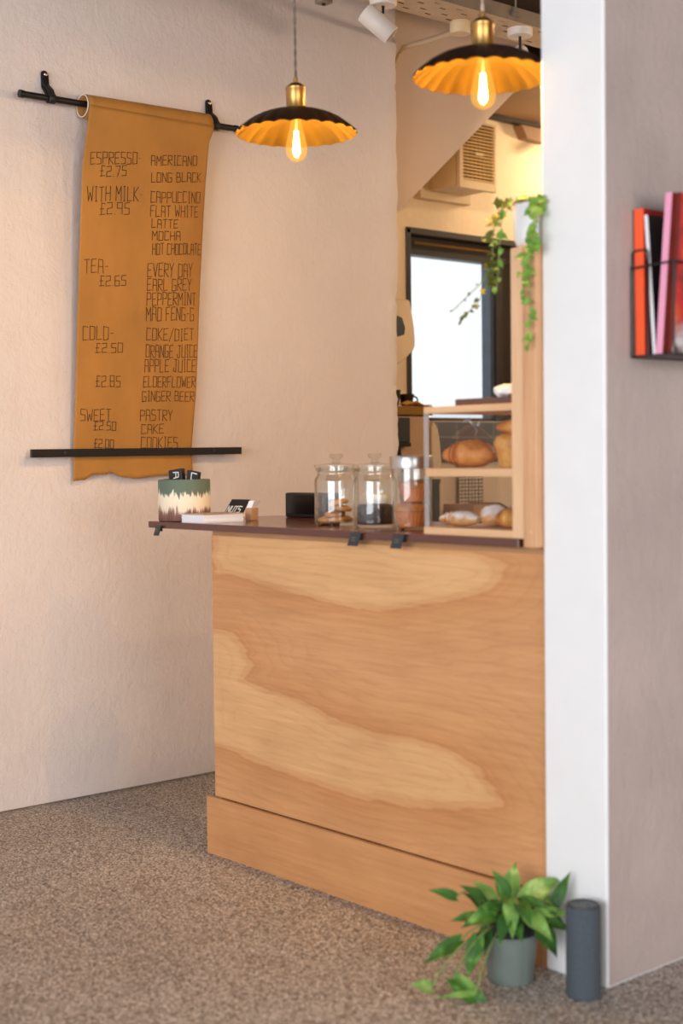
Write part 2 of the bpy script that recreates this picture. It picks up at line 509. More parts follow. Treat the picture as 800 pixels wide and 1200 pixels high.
# ------------------------------------------------------------------ mesh helpers
class MB:
    def __init__(s):
        s.v, s.f = [], []

    def add(s, vs, fs):
        o = len(s.v)
        s.v += [tuple(p) for p in vs]
        s.f += [tuple(i + o for i in f) for f in fs]
        return s

    def box(s, x0, x1, y0, y1, z0, z1):
        vs = [(x, y, z) for z in (z0, z1) for y in (y0, y1) for x in (x0, x1)]
        return s.add(vs, [(0, 2, 3, 1), (4, 5, 7, 6), (0, 1, 5, 4), (2, 6, 7, 3), (0, 4, 6, 2), (1, 3, 7, 5)])

    def obox(s, c, ax, ay, az):
        """box about centre c with half-axis vectors"""
        c, ax, ay, az = map(Vector, (c, ax, ay, az))
        vs = [c + ax * i + ay * j + az * k for k in (-1, 1) for j in (-1, 1) for i in (-1, 1)]
        return s.add(vs, [(0, 2, 3, 1), (4, 5, 7, 6), (0, 1, 5, 4), (2, 6, 7, 3), (0, 4, 6, 2), (1, 3, 7, 5)])

    def prism(s, poly, axis, a, b):
        """polygon in the two other axes, pushed from a to b along axis"""
        def P(u, w_, t):
            return {'x': (t, u, w_), 'y': (u, t, w_), 'z': (u, w_, t)}[axis]
        n = len(poly)
        vs = [P(u, w_, a) for u, w_ in poly] + [P(u, w_, b) for u, w_ in poly]
        fs = [tuple(range(n))[::-1], tuple(range(n, 2 * n))]
        fs += [(i, (i + 1) % n, n + (i + 1) % n, n + i) for i in range(n)]
        return s.add(vs, fs)

    def tube(s, path, r, n=10, caps=True, closed=False):
        path = [Vector(p) for p in path]
        rs = r if isinstance(r, (list, tuple)) else [r] * len(path)
        m = len(path)
        vs, fs = [], []
        ref = None
        for i, p in enumerate(path):
            if closed:
                t = path[(i + 1) % m] - path[i - 1]
            else:
                t = path[min(i + 1, m - 1)] - path[max(i - 1, 0)]
            t.normalize()
            if ref is None:
                ref = t.orthogonal().normalized()
            else:
                ref = (ref - t * ref.dot(t)).normalized()
            bi = t.cross(ref)
            for k in range(n):
                a = 2 * PI * k / n
                vs.append(p + (ref * math.cos(a) + bi * math.sin(a)) * rs[i])
        for i in range(m if closed else m - 1):
            j = (i + 1) % m
            for k in range(n):
                l = (k + 1) % n
                fs.append((i * n + k, i * n + l, j * n + l, j * n + k))
        if caps and not closed:
            fs.append(tuple(range(n))[::-1])
            fs.append(tuple((m - 1) * n + k for k in range(n)))
        return s.add(vs, fs)

    def lathe(s, prof, c=(0, 0, 0), n=32, mod=None, axis=None, cap0=False, cap1=False):
        """profile of (radius, height) about +z or another axis"""
        c = Vector(c)
        q = Vector((0, 0, 1)).rotation_difference(Vector(axis)) if axis is not None else None
        vs, fs = [], []
        for j, (r, h) in enumerate(prof):
            for k in range(n):
                a = 2 * PI * k / n
                rr, hh = (r, h) if mod is None else mod(a, r, h, j)
                p = Vector((rr * math.cos(a), rr * math.sin(a), hh))
                if q:
                    p = q @ p
                vs.append(c + p)
        for j in range(len(prof) - 1):
            for k in range(n):
                l = (k + 1) % n
                fs.append((j * n + k, j * n + l, (j + 1) * n + l, (j + 1) * n + k))
        if cap0:
            fs.append(tuple(range(n))[::-1])
        if cap1:
            fs.append(tuple((len(prof) - 1) * n + k for k in range(n)))
        return s.add(vs, fs)

    def grid(s, fn, nu, nv):
        vs = [fn(i / nu, j / nv) for j in range(nv + 1) for i in range(nu + 1)]
        fs = [(j * (nu + 1) + i, j * (nu + 1) + i + 1, (j + 1) * (nu + 1) + i + 1, (j + 1) * (nu + 1) + i) for j in range(nv) for i in range(nu)]
        return s.add(vs, fs)

    def build(s, name, m, parent=None, at=None, smooth=False, bevel=0.0, seg=2, thick=0.0, sub=0):
        off = Vector((0, 0, 0))
        p = parent
        while p is not None:
            off = off + p.location
            p = p.parent
        if at is not None:
            off = Vector(at)
        me = bpy.data.meshes.new(name)
        me.from_pydata([tuple(Vector(v) - off) for v in s.v], [], s.f)
        me.update()
        b = bmesh.new()
        b.from_mesh(me)
        bmesh.ops.recalc_face_normals(b, faces=b.faces)
        b.to_mesh(me)
        b.free()
        if smooth:
            me.polygons.foreach_set('use_smooth', [True] * len(me.polygons))
        me.materials.append(m)
        o = bpy.data.objects.new(name, me)
        COL.objects.link(o)
        if parent is not None:
            o.parent = parent
        if at is not None:
            o.location = at
        if thick:
            md = o.modifiers.new('thickness', 'SOLIDIFY')
            md.thickness = thick
            md.offset = 0
        if bevel:
            md = o.modifiers.new('bevel', 'BEVEL')
            md.width = bevel
            md.segments = seg
            md.limit_method = 'ANGLE'
            md.angle_limit = math.radians(40)
        if sub:
            md = o.modifiers.new('smooth', 'SUBSURF')
            md.levels = md.render_levels = sub
        if smooth and not sub:
            try:
                me.set_sharp_from_angle(angle=math.radians(42))
            except Exception:
                pass
        return o


def tag(o, label, cat, group=None):
    o['label'] = label
    o['category'] = cat
    if group:
        o['group'] = group
    return o


def thing(name, loc, label, cat, group=None):
    o = bpy.data.objects.new(name, None)
    COL.objects.link(o)
    o.location = loc
    return tag(o, label, cat, group)


def struct(o):
    o['kind'] = 'structure'
    return o


def copy_tree(o, parent=None):
    c = o.copy()
    COL.objects.link(c)
    if parent is not None:
        c.parent = parent
    for ch in [k for k in bpy.data.objects if k.parent == o]:
        copy_tree(ch, c)
    return c


# hand-drawn stroke letters: each glyph is a list of pen strokes in a unit box
GL = {
    'A': [[(0, 0), (.1, 1), (.9, .95), (1, 0)], [(.05, .5), (.95, .45)]],
    'B': [[(0, 0), (.05, 1), (.85, .92), (.8, .55), (0, .5)], [(.8, .55), (1, .45), (.95, .03), (0, 0)]],
    'C': [[(1, .95), (.05, 1), (0, 0), (1, .04)]],
    'D': [[(0, 0), (.05, 1), (1, .93), (.95, .05), (0, 0)]],
    'E': [[(1, 1), (.05, .96), (0, 0), (1, .04)], [(.03, .5), (.8, .52)]],
    'F': [[(1, 1), (.05, .96), (0, 0)], [(.03, .5), (.75, .52)]],
    'G': [[(1, .95), (.05, 1), (0, 0), (.95, .04), (.95, .48), (.5, .48)]],
    'H': [[(0, 0), (.05, 1)], [(.95, 0), (1, 1)], [(.03, .5), (.97, .52)]],
    'I': [[(.5, 0), (.5, 1)], [(.2, 1), (.8, 1)], [(.2, 0), (.8, 0)]],
    'J': [[(.2, 1), (1, .97)], [(.7, .98), (.65, 0), (.05, .05), (.05, .3)]],
    'K': [[(0, 0), (.05, 1)], [(1, 1), (.05, .5), (1, 0)]],
    'L': [[(.05, 1), (0, 0), (.95, .05)]],
    'M': [[(0, 0), (.05, 1), (.5, .45), (.95, 1), (1, 0)]],
    'N': [[(0, 0), (.05, 1), (.95, .03), (1, 1)]],
    'O': [[(0, 0), (.05, 1), (1, .95), (.95, .03), (0, 0)]],
    'P': [[(0, 0), (.05, 1), (1, .93), (.95, .5), (.03, .47)]],
    'R': [[(0, 0), (.05, 1), (1, .93), (.95, .55), (.03, .5), (1, 0)]],
    'S': [[(1, .95), (.05, 1), (.05, .55), (.95, .48), (.95, .03), (0, 0)]],
    'T': [[(0, .97), (1, 1)], [(.5, .98), (.48, 0)]],
    'U': [[(.03, 1), (0, .03), (.95, 0), (1, 1)]],
    'V': [[(0, 1), (.5, 0), (1, 1)]],
    'W': [[(0, 1), (.2, 0), (.5, .6), (.8, 0), (1, 1)]],
    'Y': [[(0, 1), (.5, .5), (1, 1)], [(.5, .5), (.45, 0)]],
    '£': [[(1, .95), (.35, 1), (.3, .03)], [(0, 0), (1, .04)], [(.05, .5), (.75, .5)]],
    '0': [[(0, 0), (.05, 1), (1, .97), (.95, 0), (0, 0)]],
    '2': [[(0, .95), (.95, 1), (.95, .55), (.05, .45), (0, 0), (1, .03)]],
    '5': [[(1, 1), (.1, .97), (.08, .55), (.95, .52), (.93, .02), (0, 0)]],
    '6': [[(.9, 1), (.05, .95), (0, 0), (.95, 0), (.95, .5), (.05, .5)]],
    '7': [[(0, .97), (1, 1), (.45, 0)]],
    '8': [[(.05, 0), (.05, 1), (.95, 1), (.95, 0), (.05, 0)], [(.05, .5), (.95, .5)]],
    '9': [[(.95, 0), (.95, 1), (.05, .97), (.05, .5), (.95, .48)]],
    '·': [[(.4, .45), (.62, .45)]],
    '-': [[(.15, .48), (.85, .5)]],
    '.': [[(.4, .0), (.6, .03)]],
    '/': [[(0, -.05), (1, 1.05)]],
}


def strokes(text, width, height, rng=None, by_word=False):
    """pen strokes of a line of writing, in a width x height box"""
    adv = []
    for ch in text:
        adv.append({' ': .62, '.': .40, '·': .62, '-': .75, 'I': .72, 'M': 1.1, 'W': 1.15}.get(ch, 1.0))
    cell = width / (sum(adv) - 0.26)
    x = 0.0
    wi = 0
    out = []
    for ch, a in zip(text, adv):
        gw = cell * (a - 0.26)
        j = (rng.uniform(-.04, .04) if rng else 0.0)
        for st in GL.get(ch, []):
            line = [(x + px * gw, (py + j) * height) for px, py in st]
            out.append((wi, line) if by_word else line)
        wi += ch == ' '
        x += cell * a
    return out


def ribbon(mb, pts, wd, place):
    """flat pen line of width wd along 2D pts; place turns 2D into 3D"""
    fine = []
    for (x0, y0), (x1, y1) in zip(pts, pts[1:]):
        n = max(1, int(math.hypot(x1 - x0, y1 - y0) / 0.012))
        fine += [((x0 + (x1 - x0) * k / n), (y0 + (y1 - y0) * k / n)) for k in range(n)]
    fine.append(pts[-1])
    for (x0, y0), (x1, y1) in zip(fine, fine[1:]):
        d = math.hypot(x1 - x0, y1 - y0) or 1e-6
        tx, ty = (x1 - x0) / d * wd * .4, (y1 - y0) / d * wd * .4
        nx, ny = -(y1 - y0) / d * wd / 2, (x1 - x0) / d * wd / 2
        q = [(x0 - tx + nx, y0 - ty + ny), (x0 - tx - nx, y0 - ty - ny), (x1 + tx - nx, y1 + ty - ny), (x1 + tx + nx, y1 + ty + ny)]
        mb.add([place(*p) for p in q], [(0, 1, 2, 3)])


# ------------------------------------------------------------------ room shell
XL = -4.783            # face of the left wall
HC = 3.55              # ceiling

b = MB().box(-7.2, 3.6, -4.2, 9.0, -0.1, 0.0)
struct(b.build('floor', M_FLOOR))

b = MB().box(-7.2, 3.6, -4.2, 9.0, HC, HC + 0.1)
struct(b.build('ceiling', M_CEIL))

# left wall with a chipped, uneven end where it stops
b = MB()
nz = 150
rows = []
rng = random.Random(3)
ys = [-4.2, -2, 0, 1, 2, 3, 4, 4.40, 4.45, 4.485]
for j in range(nz + 1):
    z = HC * j / nz
    jag = 0.010 * mnoise.noise((0, 0, z * 9)) + 0.010 * mnoise.noise((5, 0, z * 31)) + rng.uniform(-.002, .002)
    if 1.98 < z < 2.06:
        jag -= 0.028 * (1 - abs(z - 2.02) / .04)
    if 1.15 < z < 1.98:
        jag -= 0.012
    rows.append([(XL, y, z) for y in ys] + [(XL - 0.006, 4.508 + jag, z), (XL - 0.03, 4.515 + jag, z), (XL - 0.15, 4.515, z)])
nc = len(rows[0])
b.add([p for r_ in rows for p in r_], [(j * nc + i, j * nc + i + 1, (j + 1) * nc + i + 1, (j + 1) * nc + i) for j in range(nz) for i in range(nc - 1)])
b.add([(XL - 0.15, 4.515, 0), (XL - 0.15, -4.2, 0), (XL - 0.15, -4.2, HC), (XL - 0.15, 4.515, HC)], [(0, 1, 2, 3)])
struct(b.build('wall_left', M_WALL, smooth=True))

# pier wall on the right: white end, plastered long side
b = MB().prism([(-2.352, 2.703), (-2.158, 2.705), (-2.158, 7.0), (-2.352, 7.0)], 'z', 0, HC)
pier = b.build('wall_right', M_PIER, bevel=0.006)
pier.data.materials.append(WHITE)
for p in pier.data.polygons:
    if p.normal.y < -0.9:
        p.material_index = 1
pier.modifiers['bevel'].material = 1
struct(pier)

# wall with the window, behind the counter
WX = -5.6
WY0, WY1, WZ0, WZ1 = 5.335, 6.255, 1.49, 2.53
b = MB()
b.box(WX - 0.25, WX, 3.0, WY0, 0, HC)
b.box(WX - 0.25, WX, WY1, 9.0, 0, HC)
b.box(WX - 0.25, WX, WY0, WY1, 0, WZ0)
b.box(WX - 0.25, WX, WY0, WY1, WZ1, HC)
struct(b.build('wall_back', M_BACKWALL))
struct(MB().box(-7.0, 3.6, 8.8, 9.0, 0, HC).build('wall_far', M_BACKWALL))
struct(MB().box(-2.158, 3.6, 6.0, 6.15, 0, HC).build('wall_inner', M_WALL))
struct(MB().box(3.5, 3.65, -4.2, 6.0, 0, 0.7).build('wall_side', M_WALL))

b = MB().box(WX, WX + 0.012, 4.7, 8.0, 1.26, WZ0 - 0.005)
struct(b.build('trim_1', tile_mat()))

# window: dark reveal, frame, vent slot, frosted pane
fx = WX - 0.10
win = struct(bpy.data.objects.new('window_1', None))
COL.objects.link(win)
win.location = (fx, WY0, WZ0)
b = MB()
b.box(fx, WX + 0.006, WY0 - .005, WY0 + .03, WZ0, WZ1)
b.box(fx, WX + 0.006, WY0, WY1, WZ1 - .028, WZ1 + .006)
b.box(fx - .04, WX - .05, WY0 + .03, WY0 + .085, WZ0, WZ1 - .028)
b.box(fx - .04, WX - .05, WY0 + .03, WY1 - .03, WZ1 - .13, WZ1 - .095)
b.box(fx - .06, WX - .07, WY0 + .03, WY1 - .03, WZ1 - .095, WZ1 - .028)
b.box(fx - .04, WX - .03, WY1 - .175, WY1 - .13, WZ0, WZ1 - .095)
b.box(fx - .04, WX - .06, WY1 - .13, WY1, WZ0, WZ1 - .028)
b.box(fx - .04, WX - .05, WY0 + .03, WY1 - .175, WZ0, WZ0 + .02)
b.build('frame', M_FRAME, win, bevel=0.003)
MB().box(fx - .06, WX - .055, WY1 - .205, WY1 - .175, WZ0, WZ1 - .13).build('inner_frame', M_FRAMEB, win)
MB().box(WX - .069, WX - .06, WY0 + .12, WY1 - .19, WZ1 - .068, WZ1 - .056).build('vent_slot', M_GOLD, win)
mp = emit('frosted_pane', (0.91, 0.96, 1.0, 1), 0.94)
mp.node_tree.nodes['Principled BSDF'].inputs['Base Color'].default_value = (0.05, 0.05, 0.05, 1)
MB().box(fx - .03, fx - .022, WY0 + .03, WY1 - .175, WZ0, WZ1 - .1).build('pane', mp, win)

# staircase climbing along the back wall: closed side and sloping underside
b = MB().prism([(4.30, 2.128), (5.515, 3.155), (5.60, 3.20), (5.60, HC), (4.30, HC)], 'x', WX + .001, -4.98)
struct(b.build('wall_stair', M_STAIR))
b = MB().box(WX, -4.98, 5.60, 8.8, 3.225, 3.30)
struct(b.build('ceiling_lower', M_SOFFIT))
b = MB().tube([(WX + .03, 5.62, 3.215), (WX + .03, 8.7, 3.215)], 0.022, 10)
struct(b.build('trim_2', M_CEIL))

# ------------------------------------------------------------------ service counter
CY = 2.70
cnt = thing('service_counter', (-3.05, 2.95, 0), 'plywood fronted service counter with swirling grain and a stepped plinth board', 'counter')
# front panel: dense grid carrying the veneer figure
PA = [(-3.784, 1.07), (-3.786, 0.914), (-3.593, 0.909), (-3.387, 0.882), (-3.148, 0.86), (-2.927, 0.869), (-2.723, 0.904), (-2.553, 0.943), (-2.498, 0.98), (-2.489, 1.013), (-2.589, 1.035), (-2.781, 1.048), (-2.988, 1.075)]
PB = [(-3.9, 0.739), (-3.679, 0.739), (-3.598, 0.697), (-3.586, 0.641), (-3.6, 0.598), (-3.521, 0.583), (-3.343, 0.572), (-3.177, 0.531), (-2.997, 0.51), (-2.828, 0.52), (-2.67, 0.508), (-2.576, 0.474), (-2.522, 0.422), (-2.495, 0.393), (-2.522, 0.375), (-2.672, 0.347), (-2.872, 0.326), (-3.044, 0.31), (-3.228, 0.316), (-3.398, 0.327), (-3.58, 0.339), (-3.744, 0.356), (-3.9, 0.358)]


def sdist(x, z, poly, sx=0.45):
    """signed distance, positive inside; x counts less than z (grain runs along x)"""
    best, inside = 9.0, False
    n = len(poly)
    px, pz = x * sx, z
    for i in range(n):
        ax, az = poly[i][0] * sx, poly[i][1]
        bx_, bz = poly[(i + 1) % n][0] * sx, poly[(i + 1) % n][1]
        dx, dz = bx_ - ax, bz - az
        t = max(0, min(1, ((px - ax) * dx + (pz - az) * dz) / (dx * dx + dz * dz + 1e-12)))
        best = min(best, math.hypot(px - ax - t * dx, pz - az - t * dz))
        if (az > pz) != (bz > pz) and px < (bx_ - ax) * (pz - az) / (bz - az) + ax:
            inside = not inside
    return best if inside else -best


X0, X1, Z0, Z1 = -3.785, -2.354, 0.1905, 1.048
NU, NV = 150, 110
b = MB()
b.grid(lambda u, v: (X0 + (X1 - X0) * u, CY + .016, Z0 + (Z1 - Z0) * v), NU, NV)
panel = b.build('front_panel', M_PLY, cnt, thick=0.0)
at = panel.data.attributes.new('figure', 'FLOAT', 'POINT')
vals = []
for j in range(NV + 1):
    for i in range(NU + 1):
        x = X0 + (X1 - X0) * i / NU
        z = Z0 + (Z1 - Z0) * j / NV
        xx = x + 0.02 * mnoise.noise((x * 4, 0, z * 4))
        zz = z + 0.012 * mnoise.noise((x * 3, 3, z * 6))
        d = max(sdist(xx, zz, PA), sdist(xx, zz, PB))
        vals.append(max(0.0, min(1.0, 0.5 + d * 2.6)))
at.data.foreach_set('value', vals)
sd = panel.modifiers.new('thickness', 'SOLIDIFY')
sd.thickness = 0.014
sd.offset = -1 if panel.data.polygons[0].normal.y < 0 else 1

X0p, X1p = -3.812, -2.354
b = MB()
b.grid(lambda u, v: (X0p + (X1p - X0p) * u, CY, 0.188 * v), 60, 8)
pl = b.build('plinth_board', M_PLY, cnt)
at = pl.data.attributes.new('figure', 'FLOAT', 'POINT')
vals = []
for j in range(9):
    for i in range(61):
        x = X0p + (X1p - X0p) * i / 60
        z = 0.188 * j / 8
        d = 0.03 - 0.12 * abs(z - 0.02 - 0.03 * math.sin(x * 3)) - 0.03 + 0.25 * max(0, (x + 3.0)) * max(0, z - .08) * 2.0
        vals.append(max(0, min(1, 0.38 + d * 2)))
at.data.foreach_set('value', vals)
sd = pl.modifiers.new('thickness', 'SOLIDIFY')
sd.thickness = 0.0135
sd.offset = -1 if pl.data.polygons[0].normal.y < 0 else 1
MB().box(-3.785, -2.356, CY + .020, CY + .06, 1.048, 1.0645).build('top_rail', M_PLYEDGE, cnt)
MB().box(-3.785, -3.767, CY + .034, 3.18, 0.0, 1.0645).build('end_panel', M_PLYEDGE, cnt)
MB().box(-3.767, -2.356, 3.16, 3.18, 0.0, 1.0645).build('back_panel', M_PLYEDGE, cnt)
MB().box(-3.767, -2.356, CY + .034, 3.16, 0.55, 0.568).build('inner_shelf', M_PLYEDGE, cnt)

WT = 1.087
b = MB().box(-4.100, -2.412, CY - .022, 3.235, WT - .022, WT)
tag(b.build('worktop', M_LAM, at=(-3.25, 2.95, WT - .022), bevel=0.0025), 'long glossy dark brown worktop lying on the plywood counter', 'worktop')

# ------------------------------------------------------------------ menu scroll on the left wall
RX, RZ = XL + 0.052, 2.640
rod = thing('menu_rod', (RX, 2.57, RZ), 'thin round black rod high on the plaster wall holding the menu roll', 'rod')
MB().tube([(RX, 2.575, RZ), (RX, 3.548, RZ + .010)], 0.0125, 16).build('pole', M_BLACK, rod, smooth=True)
for y0, y1, z in ((2.565, 2.582, RZ), (3.542, 3.558, RZ + .010)):
    MB().tube([(RX, y0, z), (RX, y1, z)], 0.0145, 16).build('end_cap', M_BLACK, rod, smooth=True)


def strap(y, zr, label):
    t = thing('leather_strap', (XL, y, zr + .09), label, 'strap', None)
    # one leather band: from the bolt down the wall, round the rod and back up
    prof = [(XL + .006, zr + .098), (XL + .008, zr + .05)]
    for k in range(0, 13):
        a = PI * 0.75 + (PI * 1.6) * k / 12
        prof.append((RX + .0165 * math.cos(a), zr + .0165 * math.sin(a)))
    prof += [(RX - .004, zr + .035), (XL + .016, zr + .06), (XL + .011, zr + .098)]
    b = MB()
    wd = [.015] * len(prof)
    vs = []
    for i, (x, z) in enumerate(prof):
        vs += [(x, y - .014, z), (x, y + .014, z)]
    b.add(vs, [(2 * i, 2 * i + 1, 2 * i + 3, 2 * i + 2) for i in range(len(prof) - 1)])
    # rounded head
    b.build('band', M_LEATHER, t, smooth=True, thick=0.0035)
    b = MB().lathe([(.0, .0), (.0145, .0), (.0145, .004), (0, .0045)], (XL + .005, y, zr + .098), 20, axis=(1, 0, 0))
    b.build('head', M_LEATHER, t, smooth=True)
    b = MB().lathe([(.0, .0), (.0085, .0), (.0085, .004), (.006, .006), (0, .0062)], (XL + .0135, y, zr + .098), 16, axis=(1, 0, 0))
    b.build('bolt', M_CHROME, t, smooth=True)


strap(2.695, RZ + .001, 'black leather strap bolted to the wall near the outer end of the menu rod')
strap(3.445, RZ + .009, 'black leather strap bolted to the wall between the menu roll and the hanging lamp')

menu = thing('menu_scroll', (RX, 3.08, 2.64), 'long brown kraft paper menu scroll with handwritten drinks prices hung on black rod', 'menu')
PXS = RX + 0.047


def lerp_tab(tab, z):
    tab = sorted(tab)
    if z <= tab[0][0]:
        return tab[0][1]
    for (z0, v0), (z1, v1) in zip(tab, tab[1:]):
        if z <= z1:
            return v0 + (v1 - v0) * (z - z0) / (z1 - z0)
    return tab[-1][1]


LEFT = [(2.62, 2.833), (2.567, 2.826), (2.39, 2.806), (1.747, 2.788), (1.328, 2.774), (1.2, 2.772)]
RIGHT = [(2.62, 3.405), (2.567, 3.384), (2.116, 3.366), (1.772, 3.347), (1.565, 3.336), (1.324, 3.318), (1.2, 3.326)]
TORN = [(2.773, 1.216), (2.79, 1.222), (2.817, 1.220), (2.863, 1.242), (2.92, 1.241), (2.939, 1.251), (2.96, 1.241), (2.985, 1.230), (3.063, 1.222), (3.143, 1.231), (3.224, 1.233), (3.34, 1.227)]


def paper_x(y, z):
    k = max(0.0, min(1.0, (2.60 - z) / 1.25))
    x = PXS + (XL + 0.030 - PXS) * (k ** 0.8)
    x += 0.004 * math.sin((y - 2.8) * 9 + z * 2) * math.sin(k * PI) + 0.003 * mnoise.noise((y * 6, 0, z * 2.2))
    e = max(0, (y - 3.25) / 0.1)
    x -= 0.010 * e * e * math.sin(min(1, k * 1.2) * PI)
    return x


# the roll: spiral of paper, its free end falling in front
b = MB()
na, ny = 44, 24
prof = []
for k in range(na + 1):
    a = -0.15 - 2 * PI * 1.35 * (1 - k / na)
    r = 0.0405 + 0.0065 * k / na
    prof.append((RX + r * math.cos(a), RZ - 0.008 + r * math.sin(a) + .003))
b.grid(lambda u, v: (prof[int(round(u * na))][0], 2.833 + 0.572 * v, prof[int(round(u * na))][1] + 0.010 * v), na, ny)
b.build('paper_roll', M_KRAFT, menu, smooth=True, thick=0.0012)
b = MB()
ring_i = [(RX + .0385 * math.cos(2 * PI * k / 40), RZ - .005 + .0385 * math.sin(2 * PI * k / 40)) for k in range(40)]
b.grid(lambda u, v: (ring_i[int(round(u * 40)) % 40][0], 2.829 + 0.580 * v, ring_i[int(round(u * 40)) % 40][1] + 0.010 * v), 40, 4)
b.build('core_tube', M_KRAFT, menu, smooth=True, thick=0.0015)
MB().tube([(RX + .041 * math.cos(2 * PI * k / 40), 2.829, RZ - .005 + .041 * math.sin(2 * PI * k / 40)) for k in range(40)], 0.0022, 8, closed=True).build('paper_edge', M_PAPERW, menu, smooth=True)

b = MB()
nu, nv = 60, 90


def sheet(u, v):
    z_top = 2.632
    yb = 2.773 + (3.33 - 2.773) * u
    zb = lerp_tab(TORN, yb)
    zb += 0.003 * mnoise.noise((yb * 60, 0, 0))
    z = z_top + (zb - z_top) * v
    l, r = lerp_tab(LEFT, z), lerp_tab(RIGHT, z)
    y = l + (r - l) * u
    return (paper_x(y, z), y, z)


b.grid(sheet, nu, nv)
b.build('sheet', M_KRAFT, menu, smooth=True, thick=0.0007)

TEXT = [
    ('ESPRESSO·', 2.841, 3.060, 2.413, 2.440, 0.045), ('£2.75', 2.883, 2.997, 2.373, 2.387, 0.039),
    ('AMERICANO', 3.108, 3.327, 2.440, 2.467, 0.038), ('LONG BLACK', 3.110, 3.351, 2.377, 2.405, 0.037),
    ('WITH MILK·', 2.829, 3.069, 2.274, 2.300, 0.055), ('£2.95', 2.884, 3.014, 2.231, 2.244, 0.044),
    ('CAPPUCCINO', 3.109, 3.349, 2.297, 2.323, 0.043), ('FLAT WHITE', 3.108, 3.340, 2.244, 2.267, 0.043),
    ('LATTE', 3.115, 3.239, 2.202, 2.213, 0.033), ('MOCHA', 3.118, 3.251, 2.154, 2.166, 0.035),
    ('HOT CHOCOLATE', 3.120, 3.358, 2.099, 2.119, 0.043), ('TEA-', 2.819, 2.925, 2.006, 2.014, 0.052),
    ('£2.65', 2.886, 3.004, 1.963, 1.971, 0.039), ('EVERY DAY', 3.099, 3.314, 2.011, 2.026, 0.053),
    ('EARL GREY', 3.098, 3.309, 1.957, 1.971, 0.047), ('PEPPERMINT', 3.097, 3.333, 1.901, 1.915, 0.050),
    ('MAO FENG-G', 3.095, 3.323, 1.841, 1.853, 0.053), ('COLD-', 2.814, 2.950, 1.755, 1.761, 0.052),
    ('£2.50', 2.869, 2.991, 1.708, 1.713, 0.036), ('COKE/DIET', 3.098, 3.322, 1.764, 1.774, 0.047),
    ('ORANGE JUICE', 3.096, 3.341, 1.697, 1.706, 0.050), ('APPLE JUICE', 3.091, 3.332, 1.640, 1.647, 0.050),
    ('£2.85', 2.870, 2.981, 1.578, 1.581, 0.042), ('ELDERFLOWER', 3.086, 3.331, 1.580, 1.586, 0.043),
    ('GINGER BEER', 3.081, 3.325, 1.526, 1.530, 0.040), ('SWEET', 2.804, 2.939, 1.447, 1.448, 0.045),
    ('£2.50', 2.863, 2.962, 1.412, 1.412, 0.033), ('PASTRY', 3.072, 3.224, 1.449, 1.451, 0.043),
    ('CAKE', 3.078, 3.183, 1.399, 1.400, 0.037), ('£2.00', 2.865, 2.952, 1.344, 1.343, 0.033),
    ('COOKIES', 3.077, 3.251, 1.342, 1.342, 0.044),
]
rng = random.Random(11)
for tx, ya, yb, za, zb, h in TEXT:
    words = [MB() for _ in tx.split(' ')]
    for wi, st in strokes(tx, yb - ya, h, rng, True):
        ribbon(words[wi], st, 0.0030, lambda p, q, ya=ya, za=za, k=(zb - za) / (yb - ya): (paper_x(ya + p, za + k * p + q) + .0015, ya + p, za + k * p + q))
    for b in words:
        b.build('lettering', M_INK, menu)

bar = thing('menu_bar', (XL + .03, 3.06, 1.326), 'flat black bar screwed across the foot of the paper menu', 'bar')
b = MB().prism([(2.585, 1.309), (3.556, 1.315), (3.556, 1.344), (2.585, 1.340)], 'x', XL + .0405, XL + .0525)
b.build('strip', M_BLACK, bar, bevel=0.0015)
for y, z in ((2.725, 1.325), (3.415, 1.330)):
    MB().lathe([(0, 0), (.006, 0), (.005, .003), (0, .0035)], (XL + .0525, y, z), 12, axis=(1, 0, 0)).build('screw_head', M_SLATE, bar, smooth=True)
    MB().tube([(XL + .001, y, z), (XL + .042, y, z)], 0.006, 10).build('spacer', M_BLACK, bar)

